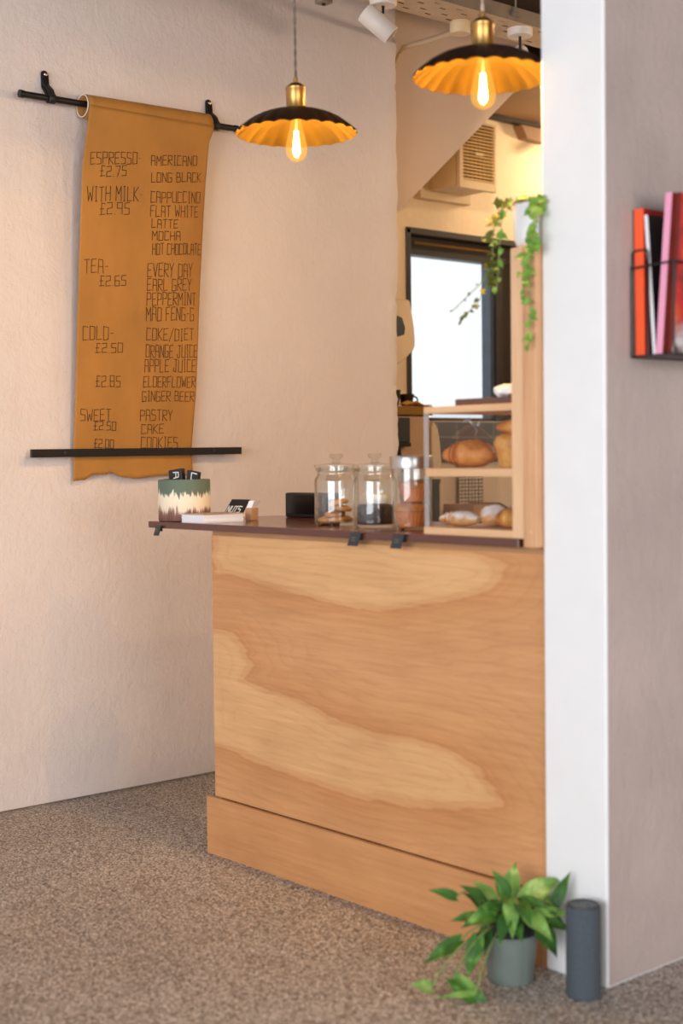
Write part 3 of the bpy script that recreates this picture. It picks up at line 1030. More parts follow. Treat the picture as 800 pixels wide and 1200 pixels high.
# ------------------------------------------------------------------ pendant lamps
def pendant(x, y, zr, label, cord_mat, power):
    t = thing('pendant_lamp', (x, y, zr), label, 'lamp', 'scalloped pendant lamps')
    R, NL, NS = 0.180, 24, 24 * 8
    prof = [(0.028, 0.066), (0.05, 0.0655), (0.08, 0.0605), (0.11, 0.050), (0.14, 0.034), (0.165, 0.014), (R, 0.0)]

    def mod(a, r, h, j):
        k = j / (len(prof) - 1)
        s = abs(math.sin(a * NL / 2))
        return r * (1 + 0.022 * (s - 0.5) * k ** 3), h + 0.004 * s * k * k - .002 * k ** 4
    top = MB().lathe([(r, h + .0022) for r, h in prof], (x, y, zr), NS, mod)
    sh = top.build('lamp_shade', M_SHADEOUT, t, smooth=True)
    MB().lathe([(r * .996, h - .0005) for r, h in prof], (x, y, zr), NS, mod).build('shade_lining', M_SHADEIN, sh, smooth=True)
    b = MB().lathe([(.0, .064), (.036, .064), (.037, .072), (.029, .074), (.0285, .078), (.0285, .128), (.030, .130), (.030, .136), (.026, .140), (.016, .148), (.0, .148)], (x, y, zr), 36)
    b.build('lamp_holder', M_BRASS, t, smooth=True)
    MB().lathe([(0, .147), (.0075, .147), (.0075, .163), (.0045, .166), (0, .166)], (x, y, zr), 16).build('cord_grip', M_BRASS, t, smooth=True)
    # twisted two-core cord
    L = HC - (zr + .166)
    for ph in (0, PI):
        path = [(x + .0022 * math.cos(ph + k * .75), y + .0022 * math.sin(ph + k * .75), zr + .166 + L * k / 150) for k in range(151)]
        MB().tube(path, 0.0024, 6).build('cord', cord_mat, t, smooth=True)
    MB().lathe([(0, 0), (.05, 0), (.05, -.02), (.0, -.03)], (x, y, HC), 24).build('ceiling_rose', M_BRASS, t, smooth=True)
    # pear shaped filament bulb
    g = MB().lathe([(.0130, .066), (.0140, .045), (.0185, .020), (.0265, -.012), (.0320, -.038), (.0325, -.050), (.029, -.064), (.020, -.075), (.008, -.0805), (.0005, -.082)], (x, y, zr), 28)
    bulb = g.build('bulb', M_BULB, t, smooth=True)
    f = MB()
    for k in range(6):
        a0 = 2 * PI * k / 6
        f.tube([(x + .0045 * math.cos(a0), y + .0045 * math.sin(a0), zr + .008), (x + .011 * math.cos(a0 + .3), y + .011 * math.sin(a0 + .3), zr - .055)], 0.0013, 6)
    f.build('filament', M_FIL, bulb)
    MB().tube([(x, y, zr + .064), (x, y, zr - .05)], 0.003, 8).build('glass_stem', M_CREAM, bulb, smooth=True)
    d = bpy.data.lights.new('bulb_light', 'POINT')
    d.energy = power
    d.color = (1.0, 0.68, 0.36)
    d.shadow_soft_size = 0.009
    lo = bpy.data.objects.new('bulb_light', d)
    COL.objects.link(lo)
    lo.parent = t
    lo.location = (0, 0, -.03)
    return t


pendant(-3.301, 2.70, 2.258, 'brass pendant lamp with scalloped gold shade nearest the paper menu', M_CORD, 36)
pendant(-2.542, 2.70, 2.268, 'brass pendant lamp with scalloped gold shade hanging over the pastry display', M_CORDL, 34)
pendant(-2.985, 3.66, 2.545, 'third pendant lamp mostly hidden, a sliver of shade seen beside the white pier', M_CORDL, 34)

# ------------------------------------------------------------------ cable tray and what hangs from it
TX0, TX1, TZ = -4.115, -3.925, 3.05
tray = thing('cable_tray', (-4.02, 4.5, TZ), 'perforated metal cable tray running under the dark ceiling', 'cable tray')
b = MB()
us = [0, .16, .22, .34, .40, .60, .66, .78, .84, 1.0]
y = 1.6
ysl = [1.6]
while y < 7.0:
    ysl += [y + .035, y + .060]
    y += .060
vs, fs = [], []
for yy in ysl:
    for u in us:
        vs.append((TX0 + (TX1 - TX0) * u, yy, TZ))
n_ = len(us)
for j in range(len(ysl) - 1):
    for i in range(n_ - 1):
        hole = (j % 2 == 0) and i in (1, 3, 5, 7) and ((j // 2 + (i // 2)) % 2 == 0)
        if not hole:
            fs.append((j * n_ + i, j * n_ + i + 1, (j + 1) * n_ + i + 1, (j + 1) * n_ + i))
b.add(vs, fs)
b.build('tray_base', M_TRAYIN, tray, thick=0.002)
for x0 in (TX0 - .003, TX1):
    MB().box(x0, x0 + .003, 1.6, 7.0, TZ - .001, TZ + .055).build('side_flange', M_GREYMET, tray)
for yy in (2.2, 4.35, 4.62, 6.2):
    MB().tube([(TX1 + .012, yy, TZ + .02), (TX1 + .012, yy, HC)], 0.004, 8).build('hanger_rod', M_GREYMET, tray)
    MB().box(TX1 + .003, TX1 + .022, yy - .012, yy + .012, TZ + .012, TZ + .030).build('hanger_nut', M_GREYMET, tray)


def spotlight(base, tip0, tip1, r, label, canopy_r=0.052):
    bx_, by, bz = base
    t = thing('spotlight', base, label, 'spotlight', None)
    MB().lathe([(0, 0), (canopy_r, 0), (canopy_r, -.026), (canopy_r * .94, -.030), (0, -.030)], base, 32).build('mounting_disc', M_WHITEMET, t, smooth=True)
    p0, p1 = Vector(tip0), Vector(tip1)
    ax = (p1 - p0).normalized()
    L = (p1 - p0).length
    k = p0 + ax * L * .25
    MB().tube([(bx_, by, bz - .028), (bx_, by, bz - .055), tuple(k)], 0.006, 10).build('arm', M_BLACK, t, smooth=True)
    MB().lathe([(0, 0), (r * .92, 0), (r, .004), (r, L - .003), (r * .95, L), (r * .86, L), (r * .82, L - .02), (0, L - .022)], p0, 36, axis=ax).build('lamp_head', M_WHITEMET, t, smooth=True)
    MB().lathe([(0, 0), (r * .8, 0), (r * .6, .006), (0, .009)], p0 + ax * (L - .021), 24, axis=ax).build('lens', M_GLASS, t, smooth=True)
    return t


spotlight((-4.045, 3.745, TZ - .001), (-4.085, 3.685, 2.995), (-4.020, 3.765, 2.905), 0.040, 'white cylinder spotlight under the near end of the cable tray, tilted to the back')
sp2 = spotlight((-3.985, 4.455, TZ - .001), (-4.00, 4.475, 2.965), (-4.11, 4.59, 2.925), 0.032, 'white spotlight with round disc base hanging just behind the second pendant shade')
d = bpy.data.lights.new('spot_beam', 'SPOT')
d.energy = 60
d.color = (1.0, 0.72, 0.40)
d.spot_size = math.radians(50)
d.spot_blend = 0.8
d.shadow_soft_size = 0.03
so = bpy.data.objects.new('spot_beam', d)
COL.objects.link(so)
so.parent = sp2
p = Vector((-4.125, 4.605, 2.92))
so.location = p - Vector((-3.985, 4.455, TZ - .001))
so.rotation_euler = (Vector((-5.6, 6.9, 2.5)) - p).to_track_quat('-Z', 'Y').to_euler()

jb = thing('junction_box', (-4.065, 4.185, 3.0), 'round cream junction box with conduit running off towards the wall edge', 'junction box')
MB().lathe([(0, 0), (.040, 0), (.042, -.004), (.042, -.045), (.039, -.050), (0, -.050)], (-4.065, 4.185, TZ - .002), 28).build('box_body', M_CREAM, jb, smooth=True)
path = [(-4.095, 4.20, TZ - .028), (-4.30, 4.318, TZ + .018), (-4.52, 4.445, TZ + .07), (-4.74, 4.572, TZ + .125), (-4.90, 4.665, TZ + .165), (-4.955, 4.69, TZ + .15), (-4.962, 4.66, TZ + .09)]
MB().tube(path, 0.012, 10).build('conduit', M_CREAM, jb, smooth=True)

cl = thing('hanging_clip', (-4.26, 3.63, 3.05), 'small grey clip hanging from the ceiling above the first pendant cord', 'clip')
MB().box(-4.285, -4.235, 3.605, 3.655, 3.058, 3.085).build('plate', M_GREYMET, cl, bevel=.002)
MB().tube([(-4.26, 3.63, 3.085), (-4.26, 3.63, HC)], 0.004, 8).build('drop_rod', M_GREYMET, cl)
MB().tube([(-4.26, 3.63, 3.052), (-4.26, 3.63, 3.06)], 0.007, 10).build('nut', M_BLACK, cl)

for xx, zz, lab in ((-3.60, 3.38, 'dark round pipe under the ceiling beyond the cable tray'), ):
    b = MB().tube([(xx, 1.6, zz), (xx, 8.5, zz)], 0.035, 14)
    tag(b.build('ceiling_pipe', M_CEIL, at=(xx, 5, zz), smooth=True), lab, 'pipe')

# ------------------------------------------------------------------ extractor and bracket on the window wall
ex = thing('extractor_fan', (WX, 5.57, 2.9), 'square cream wall extractor with a louvred grille above the window', 'extractor fan')
MB().box(WX, WX + .05, 5.40, 5.79, 2.69, 3.10).build('back_plate', M_CREAM, ex, bevel=.004)
MB().box(WX + .05, WX + .245, 5.47, 5.745, 2.735, 3.08).build('housing', M_CREAM, ex, bevel=.006)
fr = MB()
gx = WX + .27
fr.box(WX + .255, gx + .012, 5.465, 5.49, 2.72, 3.085)
fr.box(WX + .255, gx + .012, 5.735, 5.75, 2.72, 3.085)
fr.box(WX + .255, gx + .012, 5.49, 5.735, 2.72, 2.765)
fr.box(WX + .255, gx + .012, 5.49, 5.735, 3.07, 3.085)
fr.build('grille_frame', M_CREAM, ex, bevel=.003)
MB().box(WX + .245, WX + .255, 5.475, 5.74, 2.735, 3.075).build('dark_cavity', M_DARKGAP, ex)
sl_ = MB()
for k in range(17):
    z = 2.768 + k * .0178
    sl_.box(gx - .008, gx + .006, 5.49, 5.735, z, z + .0095)
for k in range(7):
    yy = 5.515 + k * .032
    sl_.box(gx - .012, gx - .006, yy, yy + .003, 2.765, 3.07)
sl_.build('grille', M_GRILLE, ex)
MB().box(gx + .006, gx + .009, 5.59, 5.65, 2.905, 2.920).build('badge', M_CREAM, ex)

br = thing('duct_hood', (WX, 6.3, 3.1), 'angled tan sheet metal hood fixed under the dark pipe on the back wall', 'hood')
MB().prism([(6.19, 3.19), (6.56, 3.19), (6.42, 3.115), (6.24, 3.12)], 'x', WX + .001, WX + .07).build('side_sheet', M_SOFFIT, br, bevel=.003)
MB().prism([(6.36, 3.075), (6.62, 3.185), (6.62, 3.165), (6.365, 3.045)], 'x', WX + .071, WX + .10).build('strut', M_CREAM, br)

cg = thing('landing_fill', (-5.2, 6.9, 3.225), 'added round fill light, out of view under the stair landing behind the pier', 'ceiling light')  # unseen light, added to warm and brighten the back wall
MB().lathe([(0, 0), (.11, 0), (.11, -.03), (.10, -.035), (0, -.035)], (-5.2, 6.9, 3.225), 32).build('base', M_WHITEMET, cg, smooth=True)
MB().lathe([(.095, -.034), (.09, -.06), (.06, -.085), (.0005, -.095)], (-5.2, 6.9, 3.225), 32).build('diffuser', emit('warm_diffuser', (1.0, .8, .5, 1), 3.0), cg, smooth=True)
d = bpy.data.lights.new('landing_fill_light', 'POINT')
d.energy = 34
d.color = (1.0, 0.76, 0.46)
d.shadow_soft_size = 0.09
lo = bpy.data.objects.new('landing_fill_light', d)
COL.objects.link(lo)
lo.parent = cg
lo.location = (0, 0, -.20)

gl_ = thing('globe_fill', (-2.80, 6.0, 2.75), 'added opal globe fill light, out of view over the bar floor behind the pier', 'lamp')  # unseen globe, added to brighten the stair side, tray and back area
MB().lathe([(.0005, -.11)] + [(.11 * math.sin(PI * k / 14), -.11 * math.cos(PI * k / 14)) for k in range(1, 14)] + [(.0005, .11)], (-2.80, 6.0, 2.75), 32).build('globe', emit('opal_glow', (1.0, .78, .5, 1), 6.0), gl_, smooth=True)
MB().lathe([(0, .10), (.035, .10), (.035, .15), (0, .155)], (-2.80, 6.0, 2.75), 24).build('holder', M_BRASS, gl_, smooth=True)
MB().tube([(-2.80, 6.0, 2.90), (-2.80, 6.0, HC)], .004, 8).build('cord', M_CORD, gl_)
d = bpy.data.lights.new('globe_fill_light', 'POINT')
d.energy = 48
d.color = (1.0, 0.82, 0.62)
d.shadow_soft_size = 0.06
lo = bpy.data.objects.new('globe_fill_light', d)
COL.objects.link(lo)
lo.parent = gl_
lo.location = (-.03, -.03, -.19)

# cream rounded casing poking out past the wall edge
ca = thing('wall_casing', (-4.97, 4.60, 1.9), 'smooth cream rounded casing with a dark slot, peeking past the chipped wall edge', 'casing')
prof = [(4.522, 2.038), (4.692, 2.038), (4.706, 1.98), (4.720, 1.907), (4.7255, 1.85), (4.724, 1.822), (4.712, 1.800), (4.690, 1.782), (4.66, 1.757), (4.62, 1.735), (4.522, 1.725)]
MB().prism(prof, 'x', -4.978, -4.90).build('cover', M_CREAM, ca, bevel=.010, seg=3)
MB().prism([(4.59, 1.962), (4.634, 1.950), (4.654, 1.905), (4.648, 1.872), (4.59, 1.855)], 'x', -4.90, -4.897).build('slot', M_BLACK, ca)
MB().box(-4.975, -4.91, 4.517, 4.56, 1.70, 2.07).build('back_bracket', M_CREAM, ca)

# ------------------------------------------------------------------ back counter and things on it
bc = thing('back_counter', (-5.28, 6.0, 0), 'low back counter along the window wall behind the service counter', 'counter')
MB().box(WX + .002, -5.0, 4.62, 8.0, .93, .96).build('counter_top', M_TRAYWOOD, bc, bevel=.003)
MB().box(WX + .03, -5.04, 4.66, 7.98, .0, .93).build('carcass', M_BACKWALL, bc)
for k in range(5):
    y0 = 4.68 + k * .655
    dr = MB().box(-5.04, -5.022, y0, y0 + .64, .08, .91).build('door', M_CREAM, bc, bevel=.002)
    MB().tube([(-5.012, y0 + .06, .70), (-5.012, y0 + .06, .86)], .006, 8).build('handle', M_STEEL, dr, smooth=True)

cmx = -5.17
cm = thing('coffee_machine', (-5.38, 4.9, .96), 'beige panelled coffee machine with brown cup tray beside the chipped wall edge', 'coffee machine')
MB().box(-5.56, cmx, 4.63, 5.075, .985, 1.498).build('body', M_MACHINE, cm, bevel=.006)
MB().box(-5.57, cmx + .012, 4.62, 5.09, 1.503, 1.548).build('cup_tray', M_GOLD, cm, bevel=.003)
MB().box(-5.55, cmx - .002, 4.64, 5.07, 1.497, 1.504).build('shadow_gap', M_BLACK, cm)
MB().box(cmx, cmx + .04, 4.70, 4.905, 1.365, 1.49).build('control_box', M_DKGREEN, cm, bevel=.006)
MB().box(cmx, cmx + .045, 4.70, 4.905, 1.345, 1.365).build('control_base', M_BLACK, cm, bevel=.003)
MB().tube([(cmx + .02, 4.84, 1.345), (cmx + .025, 4.845, 1.29), (cmx + .03, 4.87, 1.20), (cmx + .03, 4.875, 1.17)], [.010, .010, .004, .004], 10).build('steam_wand', M_BLACK, cm, smooth=True)
for yy in (4.67, 5.03):
    for xx in (-5.52, cmx - .04):
        MB().lathe([(0, .96), (.018, .96), (.018, .986), (0, .986)], (xx, yy, 0), 12).build('foot', M_BLACK, cm)
pr = [(5.112, 1.00), (5.180, 1.00), (5.183, 1.25), (5.174, 1.36), (5.160, 1.43), (5.140, 1.465), (5.125, 1.47), (5.112, 1.44)]
MB().prism(pr, 'x', -5.50, cmx - .02).build('side_fin', M_CREAM, cm, bevel=.006)


def cup(loc, label, rot, r=.042, h=.062):
    t = thing('coffee_cup', loc, label, 'cup', 'cups on the coffee machine')
    x, y, z = loc
    MB().lathe([(0, .001), (r * .6, 0), (r * .75, h * .25), (r, h), (r * .92, h), (r * .66, h * .25), (0, h * .12)], loc, 24).build('bowl', M_CUP, t, smooth=True)
    pts = []
    for k in range(9):
        a = -PI / 2 + PI * k / 8
        rr = r * .86 + .022 * math.cos(a)
        pts.append((x + rr * math.cos(rot), y + rr * math.sin(rot), z + h * .52 + .02 * math.sin(a)))
    MB().tube(pts, .0045, 8).build('handle', M_CUP, t, smooth=True)
    return t


cup((-5.30, 4.945, 1.549), 'black coffee cup on the machine nearest the chipped wall edge', 2.2, .042, .085)
cup((-5.30, 5.042, 1.549), 'black coffee cup on the machine in front of the window frame', .9, .040, .066)
tw = MB()
tw.grid(lambda u, v: (-5.248 + .085 * u, 4.94 + .148 * v, 1.553 + .022 * math.exp(-((v - .25) * 4) ** 2) * (0.6 + .4 * math.sin(u * 7)) + .004 * mnoise.noise((u * 4, v * 4, 1))), 16, 20)
tag(tw.build('folded_cloth', mat('tan_cloth', (206, 150, 78), .9, var=.15), at=(-5.20, 5.01, 1.549), thick=.006, smooth=True), 'rumpled tan cloth draped at the corner of the coffee machine top', 'cloth')

ld = thing('storage_tin', (-5.11, 4.995, .96), 'dark green tin behind the clear side of the pastry display', 'tin')
MB().box(-5.165, -5.055, 4.955, 5.035, .961, 1.175).build('tin_body', M_DKGREEN, ld, bevel=.008)
MB().box(-5.167, -5.053, 4.953, 5.037, 1.160, 1.182).build('lid', M_DKGREEN, ld, bevel=.004)
bk = thing('pastry_crate', (-5.16, 5.42, .96), 'small brown crate on the back counter glimpsed through the lower pastry shelf', 'crate')
MB().box(-5.27, -5.05, 5.27, 5.47, .961, .970).build('base', M_CARDWOOD, bk)
for x0, x1, y0, y1 in ((-5.27, -5.262, 5.27, 5.47), (-5.058, -5.05, 5.27, 5.47), (-5.262, -5.058, 5.27, 5.278), (-5.262, -5.058, 5.462, 5.47)):
    MB().box(x0, x1, y0, y1, .970, 1.045).build('side', M_CARDWOOD, bk)
MB().prism([(5.47, .97), (5.58, .965), (5.58, 1.0), (5.47, 1.05)], 'x', -5.27, -5.05).build('flap', M_TRAYWOOD, bk)
cn = MB().lathe([(0, 0), (.018, 0), (.018, .05), (.012, .058), (.012, .07), (0, .072)], (-5.3, 5.315, .961), 16)
tag(cn.build('small_bottle', M_LEAFLET, at=(-5.3, 5.315, .961), smooth=True), 'tiny white bottle beside the dark green tin', 'bottle')
tv = MB()
tv.grid(lambda u, v: (WX + .020 + .006 * math.sin(u * 16), 5.70 + .20 * u, 1.34 - .37 * v), 30, 24)
tag(tv.build('tea_towel', check_mat(), at=(WX + .02, 5.8, 1.34), thick=.003, smooth=True), 'checked tea towel hanging on the back wall, seen through the lower pastry shelf', 'towel')

# ------------------------------------------------------------------ pastry display case
DX0, DX1, DY0, DY1 = -2.764, -2.440, CY - .012, 3.00
dc = thing('pastry_display', (-2.6, 2.84, WT), 'open pine pastry display with clear side panel standing on the brown worktop', 'display case')
MB().box(DX0, DX1, DY0, DY1, WT, WT + .020).build('base_board', M_PINE, dc, bevel=.002)
MB().box(DX0 + .008, DX1, DY0, DY1, 1.243, 1.265).build('middle_shelf', M_PINE, dc, bevel=.002)
MB().box(DX0 + .004, DX1, DY0, DY1, 1.412, 1.430).build('top_shelf', M_PINE, dc, bevel=.002)
MB().box(DX1, DX1 + .042, DY0 - .002, DY1, WT, 1.818).build('side_post', M_PINEV, dc, bevel=.002)
MB().box(DX0 + .001, DX0 + .007, DY0 + .004, DY1 - .02, WT + .020, 1.412).build('acrylic_side', M_ACRYL, dc)
MB().box(DX0 + .002, DX0 + .020, DY0 + .002, DY0 + .0035, WT + .020, 1.243).build('acrylic_edge_glare', M_GLARE, dc)  # front edge, widened and whitened to include its reflections
MB().box(DX0 + .002, DX0 + .020, DY0 + .002, DY0 + .0035, 1.265, 1.412).build('acrylic_edge_glare', M_GLARE, dc)
MB().box(DX0 + .02, DX1 - .001, DY0 + .010, DY0 + .013, WT + .020, 1.243).build('acrylic_front', M_ACRYL, dc)
MB().box(DX0 + .02, DX1 - .001, DY0 + .010, DY0 + .013, 1.265, 1.412).build('acrylic_front', M_ACRYL, dc)
up_ = thing('upright_board', (-2.375, 2.8, 1.06), 'tall grained wooden board standing between the pastry display and the white pier', 'board')
MB().box(-2.397, -2.3535, DY0 - .008, 3.05, 1.0665, 1.8195).build('board', M_ASH, up_, bevel=.002)
MB().lathe([(0, 0), (.0035, 0), (.003, .0015), (0, .002)], (-2.372, DY0 - .008, 1.105), 10, axis=(0, -1, 0)).build('screw_head', M_PINE, up_, smooth=True)


def croissant(name, loc, rz, L, R, arc, label, m, cat, group=None, squash=.82, seg=9, bend=1.0):
    """crescent of rolled dough: swollen middle, stepped ridges, tapering tips"""
    n, k = 72, 20
    b = MB()
    vs = []
    for i in range(n + 1):
        t = i / n
        a = (t - .5) * arc
        rad = L / max(arc, .2)
        px, py = rad * math.sin(a), -rad * (1 - math.cos(a)) * bend
        env = max(.04, math.sin(PI * (0.03 + .94 * t))) ** .55
        s = (abs(t - .5) * 2) * seg / 2
        step = 1.04 - .22 * (s - math.floor(s))
        if s < 1:
            step = 1 - .05 * s
        r = R * env * step
        ta = Vector((math.cos(a), -math.sin(a), 0))
        nr = Vector((math.sin(a), math.cos(a), 0))
        for q in range(k):
            w_ = 2 * PI * q / k
            jit = 1 + .10 * mnoise.noise((px * 40 + loc[0], math.cos(w_) * 2, math.sin(w_) * 2))
            p = Vector((px, py, 0)) + nr * (r * jit * math.cos(w_)) + Vector((0, 0, 1)) * (r * jit * squash * (math.sin(w_) if math.sin(w_) > 0 else .72 * math.sin(w_)))
            vs.append((p.x, p.y, p.z + R * squash * .72))
    fs = [(i * k + q, i * k + (q + 1) % k, (i + 1) * k + (q + 1) % k, (i + 1) * k + q) for i in range(n) for q in range(k)]
    fs += [tuple(range(k))[::-1], tuple(n * k + q for q in range(k))]
    b.add(vs, fs)
    zmin = min(v[2] for v in b.v)
    b.v = [(v[0], v[1], v[2] - zmin) for v in b.v]
    o = b.build(name, m, smooth=True)
    o.location = loc
    o.rotation_euler.z = rz
    return tag(o, label, cat, group)


croissant('croissant', (-2.670, 2.775, 1.2655), 0.1, .160, .053, 1.0, 'golden brown croissant on the middle pastry shelf', M_CROI, 'croissant')
croissant('almond_croissant', (-2.689, 2.755, WT + .0205), .25, .122, .030, .7, 'sugar dusted croissant lying flat at the open end of the lowest pastry shelf', M_SUGAR, 'croissant', 'sugared pastries')
croissant('almond_croissant', (-2.612, 2.808, WT + .0205), -.95, .112, .041, .8, 'sugar dusted croissant heaped up in the middle of the lowest pastry shelf', M_SUGAR, 'croissant', 'sugared pastries')
croissant('almond_croissant', (-2.60, 2.925, WT + .0205), .3, .14, .045, .8, 'sugar dusted croissant at the rear of the lowest pastry shelf', M_SUGAR, 'croissant', 'sugared pastries')
croissant('plain_pastry', (-2.518, 2.768, WT + .0205), .12, .088, .038, .3, 'plain pale pastry against the post on the lowest pastry shelf', M_PASTRY, 'pastry')


def bun(name, loc, r, h, label, m, group=None, flute=0.0, top=.35, sq=1.0):
    b = MB()
    prof = [(0.001, 0), (r * .72, 0), (r * .80, h * .2), (r * .90, h * .5), (r * 1.0, h * .62), (r * 1.02, h * .72), (r * .88, h * .88), (r * .55, h * .98), (.001, h)]

    def mod(a, rr, hh, j):
        f = 1 + (flute * math.sin(a * 14) if j < 4 else 0) + .05 * mnoise.noise((math.cos(a) * 1.5 + loc[0] * 9, math.sin(a) * 1.5, hh * 30))
        return rr * f, hh
    b.lathe(prof, (0, 0, 0), 56, mod)
    o = b.build(name, m, smooth=True)
    o.location = loc
    return tag(o, label, 'pastry', group)


bun('tall_pastry', (-2.538, 2.800, 1.2655), .050, .092, 'tall golden bun standing beside the croissant on the middle shelf', M_PASTRY, None, .02)
croissant('twisted_pastry', (-2.535, 2.800, 1.3550), .2, .098, .027, .4, 'golden twist of pastry balanced on top of the tall bun', M_PASTRY, 'pastry')

# clear film bag peaked over the croissant
fb = MB()


def film(u, v):
    a = 2 * PI * u
    pk = v ** 1.0
    rx, ry = .058 * (1 - pk) ** .8 + .006, .036 * (1 - pk) ** .8 + .006
    k = 1 + .18 * math.sin(a * 5 + v * 3) * v
    return (-2.668 + rx * k * math.cos(a), 2.778 + ry * k * math.sin(a), 1.345 + .038 * pk)


bag = thing('film_bag', (-2.668, 2.778, 1.345), 'crinkled clear film bag gathered to a point over the croissant', 'bag')
fb.grid(film, 40, 10)
fb.build('film', M_WRAP, bag, smooth=True)
fb = MB()
fb.grid(lambda u, v: (-2.668 - .030 + .060 * u, 2.778 + .008 * math.sin(u * 9), 1.386 + .010 * v + .008 * math.sin(u * 6) - .006 * v * math.sin(u * 11)), 20, 4)
fb.grid(lambda u, v: (-2.655 + .008 * math.sin(v * 5) + .010 * u, 2.772 + .006 * math.sin(u * 5), 1.352 + .034 * v), 4, 12)
fb.build('film_top_glint', M_GLARE, bag, smooth=True)  # gathered top, whitened to stand for the film's bright glint

# tray board and crumpled white bag on top of the case
tb = thing('serving_board', (-2.56, 2.85, 1.430), 'thin dark brown board lying on top of the pastry display', 'board')
MB().obox((-2.555, 2.80, 1.4395), (.104, -.004, .0), (.003, .095, 0), (0, 0, .0085)).build('plate', M_TRAYWOOD, tb, bevel=.002)
MB().obox((-2.457, 2.796, 1.4510), (.006, -.0003, 0), (.003, .095, 0), (0, 0, .003)).build('edge_strip', M_TRAYWOOD, tb, bevel=.002)
wb = MB()
wb.lathe([(0, 0), (.030, .001), (.042, .010), (.038, .022), (.022, .030), (0, .032)], (-2.496, 2.745, 1.4485), 40, lambda a, r, h, j: (r * (1 + .25 * mnoise.noise((math.cos(a) * 2, math.sin(a) * 2, j * .7))), h + .006 * mnoise.noise((math.cos(a) * 3, math.sin(a) * 3, j))))
tag(wb.build('napkin', M_LEAFLET, at=(-2.496, 2.745, 1.4485), smooth=True), 'crumpled white napkin on the dark serving board against the post', 'napkin')

# ------------------------------------------------------------------ jars
def glass_lid(x, y, z, r, t):
    lid = MB().lathe([(0, .003), (r * .78, .003), (r * .78, -.010), (r * .84, -.010), (r * .84, .001), (r * 1.02, .0015), (r * 1.04, .005), (r * 1.02, .009), (r * .6, .012), (.014, .015), (.010, .020), (.012, .027), (.020, .032), (.0215, .037), (.017, .042), (0, .043)], (x, y, z), 36).build('lid', M_GLASS, t, smooth=True)
    return lid


def jar(x, y, label, r=.069, h=.178, metal=False, shoulder=True):
    t = thing('glass_jar', (x, y, WT), label, 'jar', 'glass jars on the worktop')
    w_ = .0032
    if shoulder:
        outer = [(0, .0005), (r * .90, .0005), (r * .98, .006), (r, .016), (r, h * .77), (r * .97, h * .82), (r * .87, h * .875), (r * .845, h * .90), (r * .87, h * .93), (r * .95, h * .97), (r * .97, h)]
        inner = [(r * .97 - w_, h), (r * .87 - w_, h * .93), (r * .845 - w_, h * .90), (r * .87 - w_, h * .87), (r * .97 - w_, h * .815), (r - w_, h * .765), (r - w_, .018), (r * .9, .010), (0, .009)]
    else:
        outer = [(0, .0005), (r * .90, .0005), (r * .98, .005), (r, .014), (r, h)]
        inner = [(r - w_, h), (r - w_, .016), (r * .9, .009), (0, .008)]
    MB().lathe(outer + inner, (x, y, WT), 48).build('jar_body', M_GLASS, t, smooth=True)
    if metal:
        MB().lathe([(0, h + .004), (r * .95, h + .004), (r * .95, h - .014), (r * 1.07, h - .014), (r * 1.08, h - .011), (r * 1.08, h + .019), (r * 1.05, h + .023), (0, h + .024)], (x, y, WT), 48).build('lid', M_STEEL, t, smooth=True)
    else:
        glass_lid(x, y, WT + h + .001, r * .97, t)
    return t


J1, J2, J3 = (-3.352, 2.885), (-3.155, 2.868), (-2.962, 2.835)
jar(*J1, 'glass jar of cookies with knobbed glass lid next to the black card reader')
jar(*J2, 'middle glass jar holding dark bakes, between the cookie jar and the metal lidded jar', .066, .178)
jar(*J3, 'straight glass jar of muffins with a brushed metal lid', .058, .190, metal=True, shoulder=False)


def disc_treat(name, loc, r, h, m, label, cat, group, tilt=(0, 0)):
    b = MB().lathe([(.0005, 0), (r * .9, 0), (r, h * .35), (r * .96, h * .7), (r * .6, h), (.0005, h * .96)], (0, 0, 0), 32,
                   lambda a, rr, hh, j: (rr * (1 + .05 * mnoise.noise((math.cos(a) * 2 + loc[0] * 50, math.sin(a) * 2, j))), hh + .002 * mnoise.noise((rr * 90, math.cos(a) * 3, math.sin(a) * 3))))
    o = b.build(name, m, smooth=True)
    o.location = loc
    o.rotation_euler = (tilt[0], tilt[1], 0)
    return tag(o, label, cat, group)


G = 'cookies in the cookie jar'
zz = WT + .0105
for k, (dx, dy, dz, tx, ty, lab) in enumerate((
        (-.026, -.012, .000, .05, .04, 'round cookie at the bottom of the cookie jar, nearest the black card reader'),
        (.022, -.010, .001, .04, -.06, 'round cookie at the bottom of the cookie jar, nearest the middle jar'),
        (.000, .026, .002, -.08, 0, 'round cookie at the back of the cookie jar'),
        (-.006, .0, .018, .12, .08, 'round cookie lying in the second layer of the cookie jar'),
        (.016, .008, .036, -.10, .14, 'round cookie third from the bottom in the cookie jar'),
        (.010, .004, .054, .16, -.12, 'topmost round cookie in the cookie jar'))):
    disc_treat('cookie', (J1[0] + dx - .002, J1[1] + dy, zz + dz), .032, .015, M_COOKIE, lab, 'cookie', G, (tx, ty))

br_ = MB().lathe([(.0005, 0), (.055, 0), (.057, .006), (.056, .052), (.050, .058), (.0005, .060)], (0, 0, 0), 40, lambda a, r, h, j: (r * (1 + .03 * mnoise.noise((math.cos(a) * 3, math.sin(a) * 3, h * 40))), h))
o = br_.build('chocolate_cake', M_BROWNIE, smooth=True)
o.location = (J2[0], J2[1], WT + .0105)
tag(o, 'dark chocolate cake filling the bottom of the middle glass jar', 'cake')
for k, (dx, dy, lab) in enumerate(((-.020, -.016, 'white iced bun on the dark cake in the middle jar, towards the cookie jar'), (.012, -.010, 'white iced bun on the dark cake in the middle jar, towards the muffins'))):
    disc_treat('iced_bun', (J2[0] + dx, J2[1] + dy * -1, WT + .0715), .022, .026, M_MERINGUE, lab, 'bun', 'iced buns')


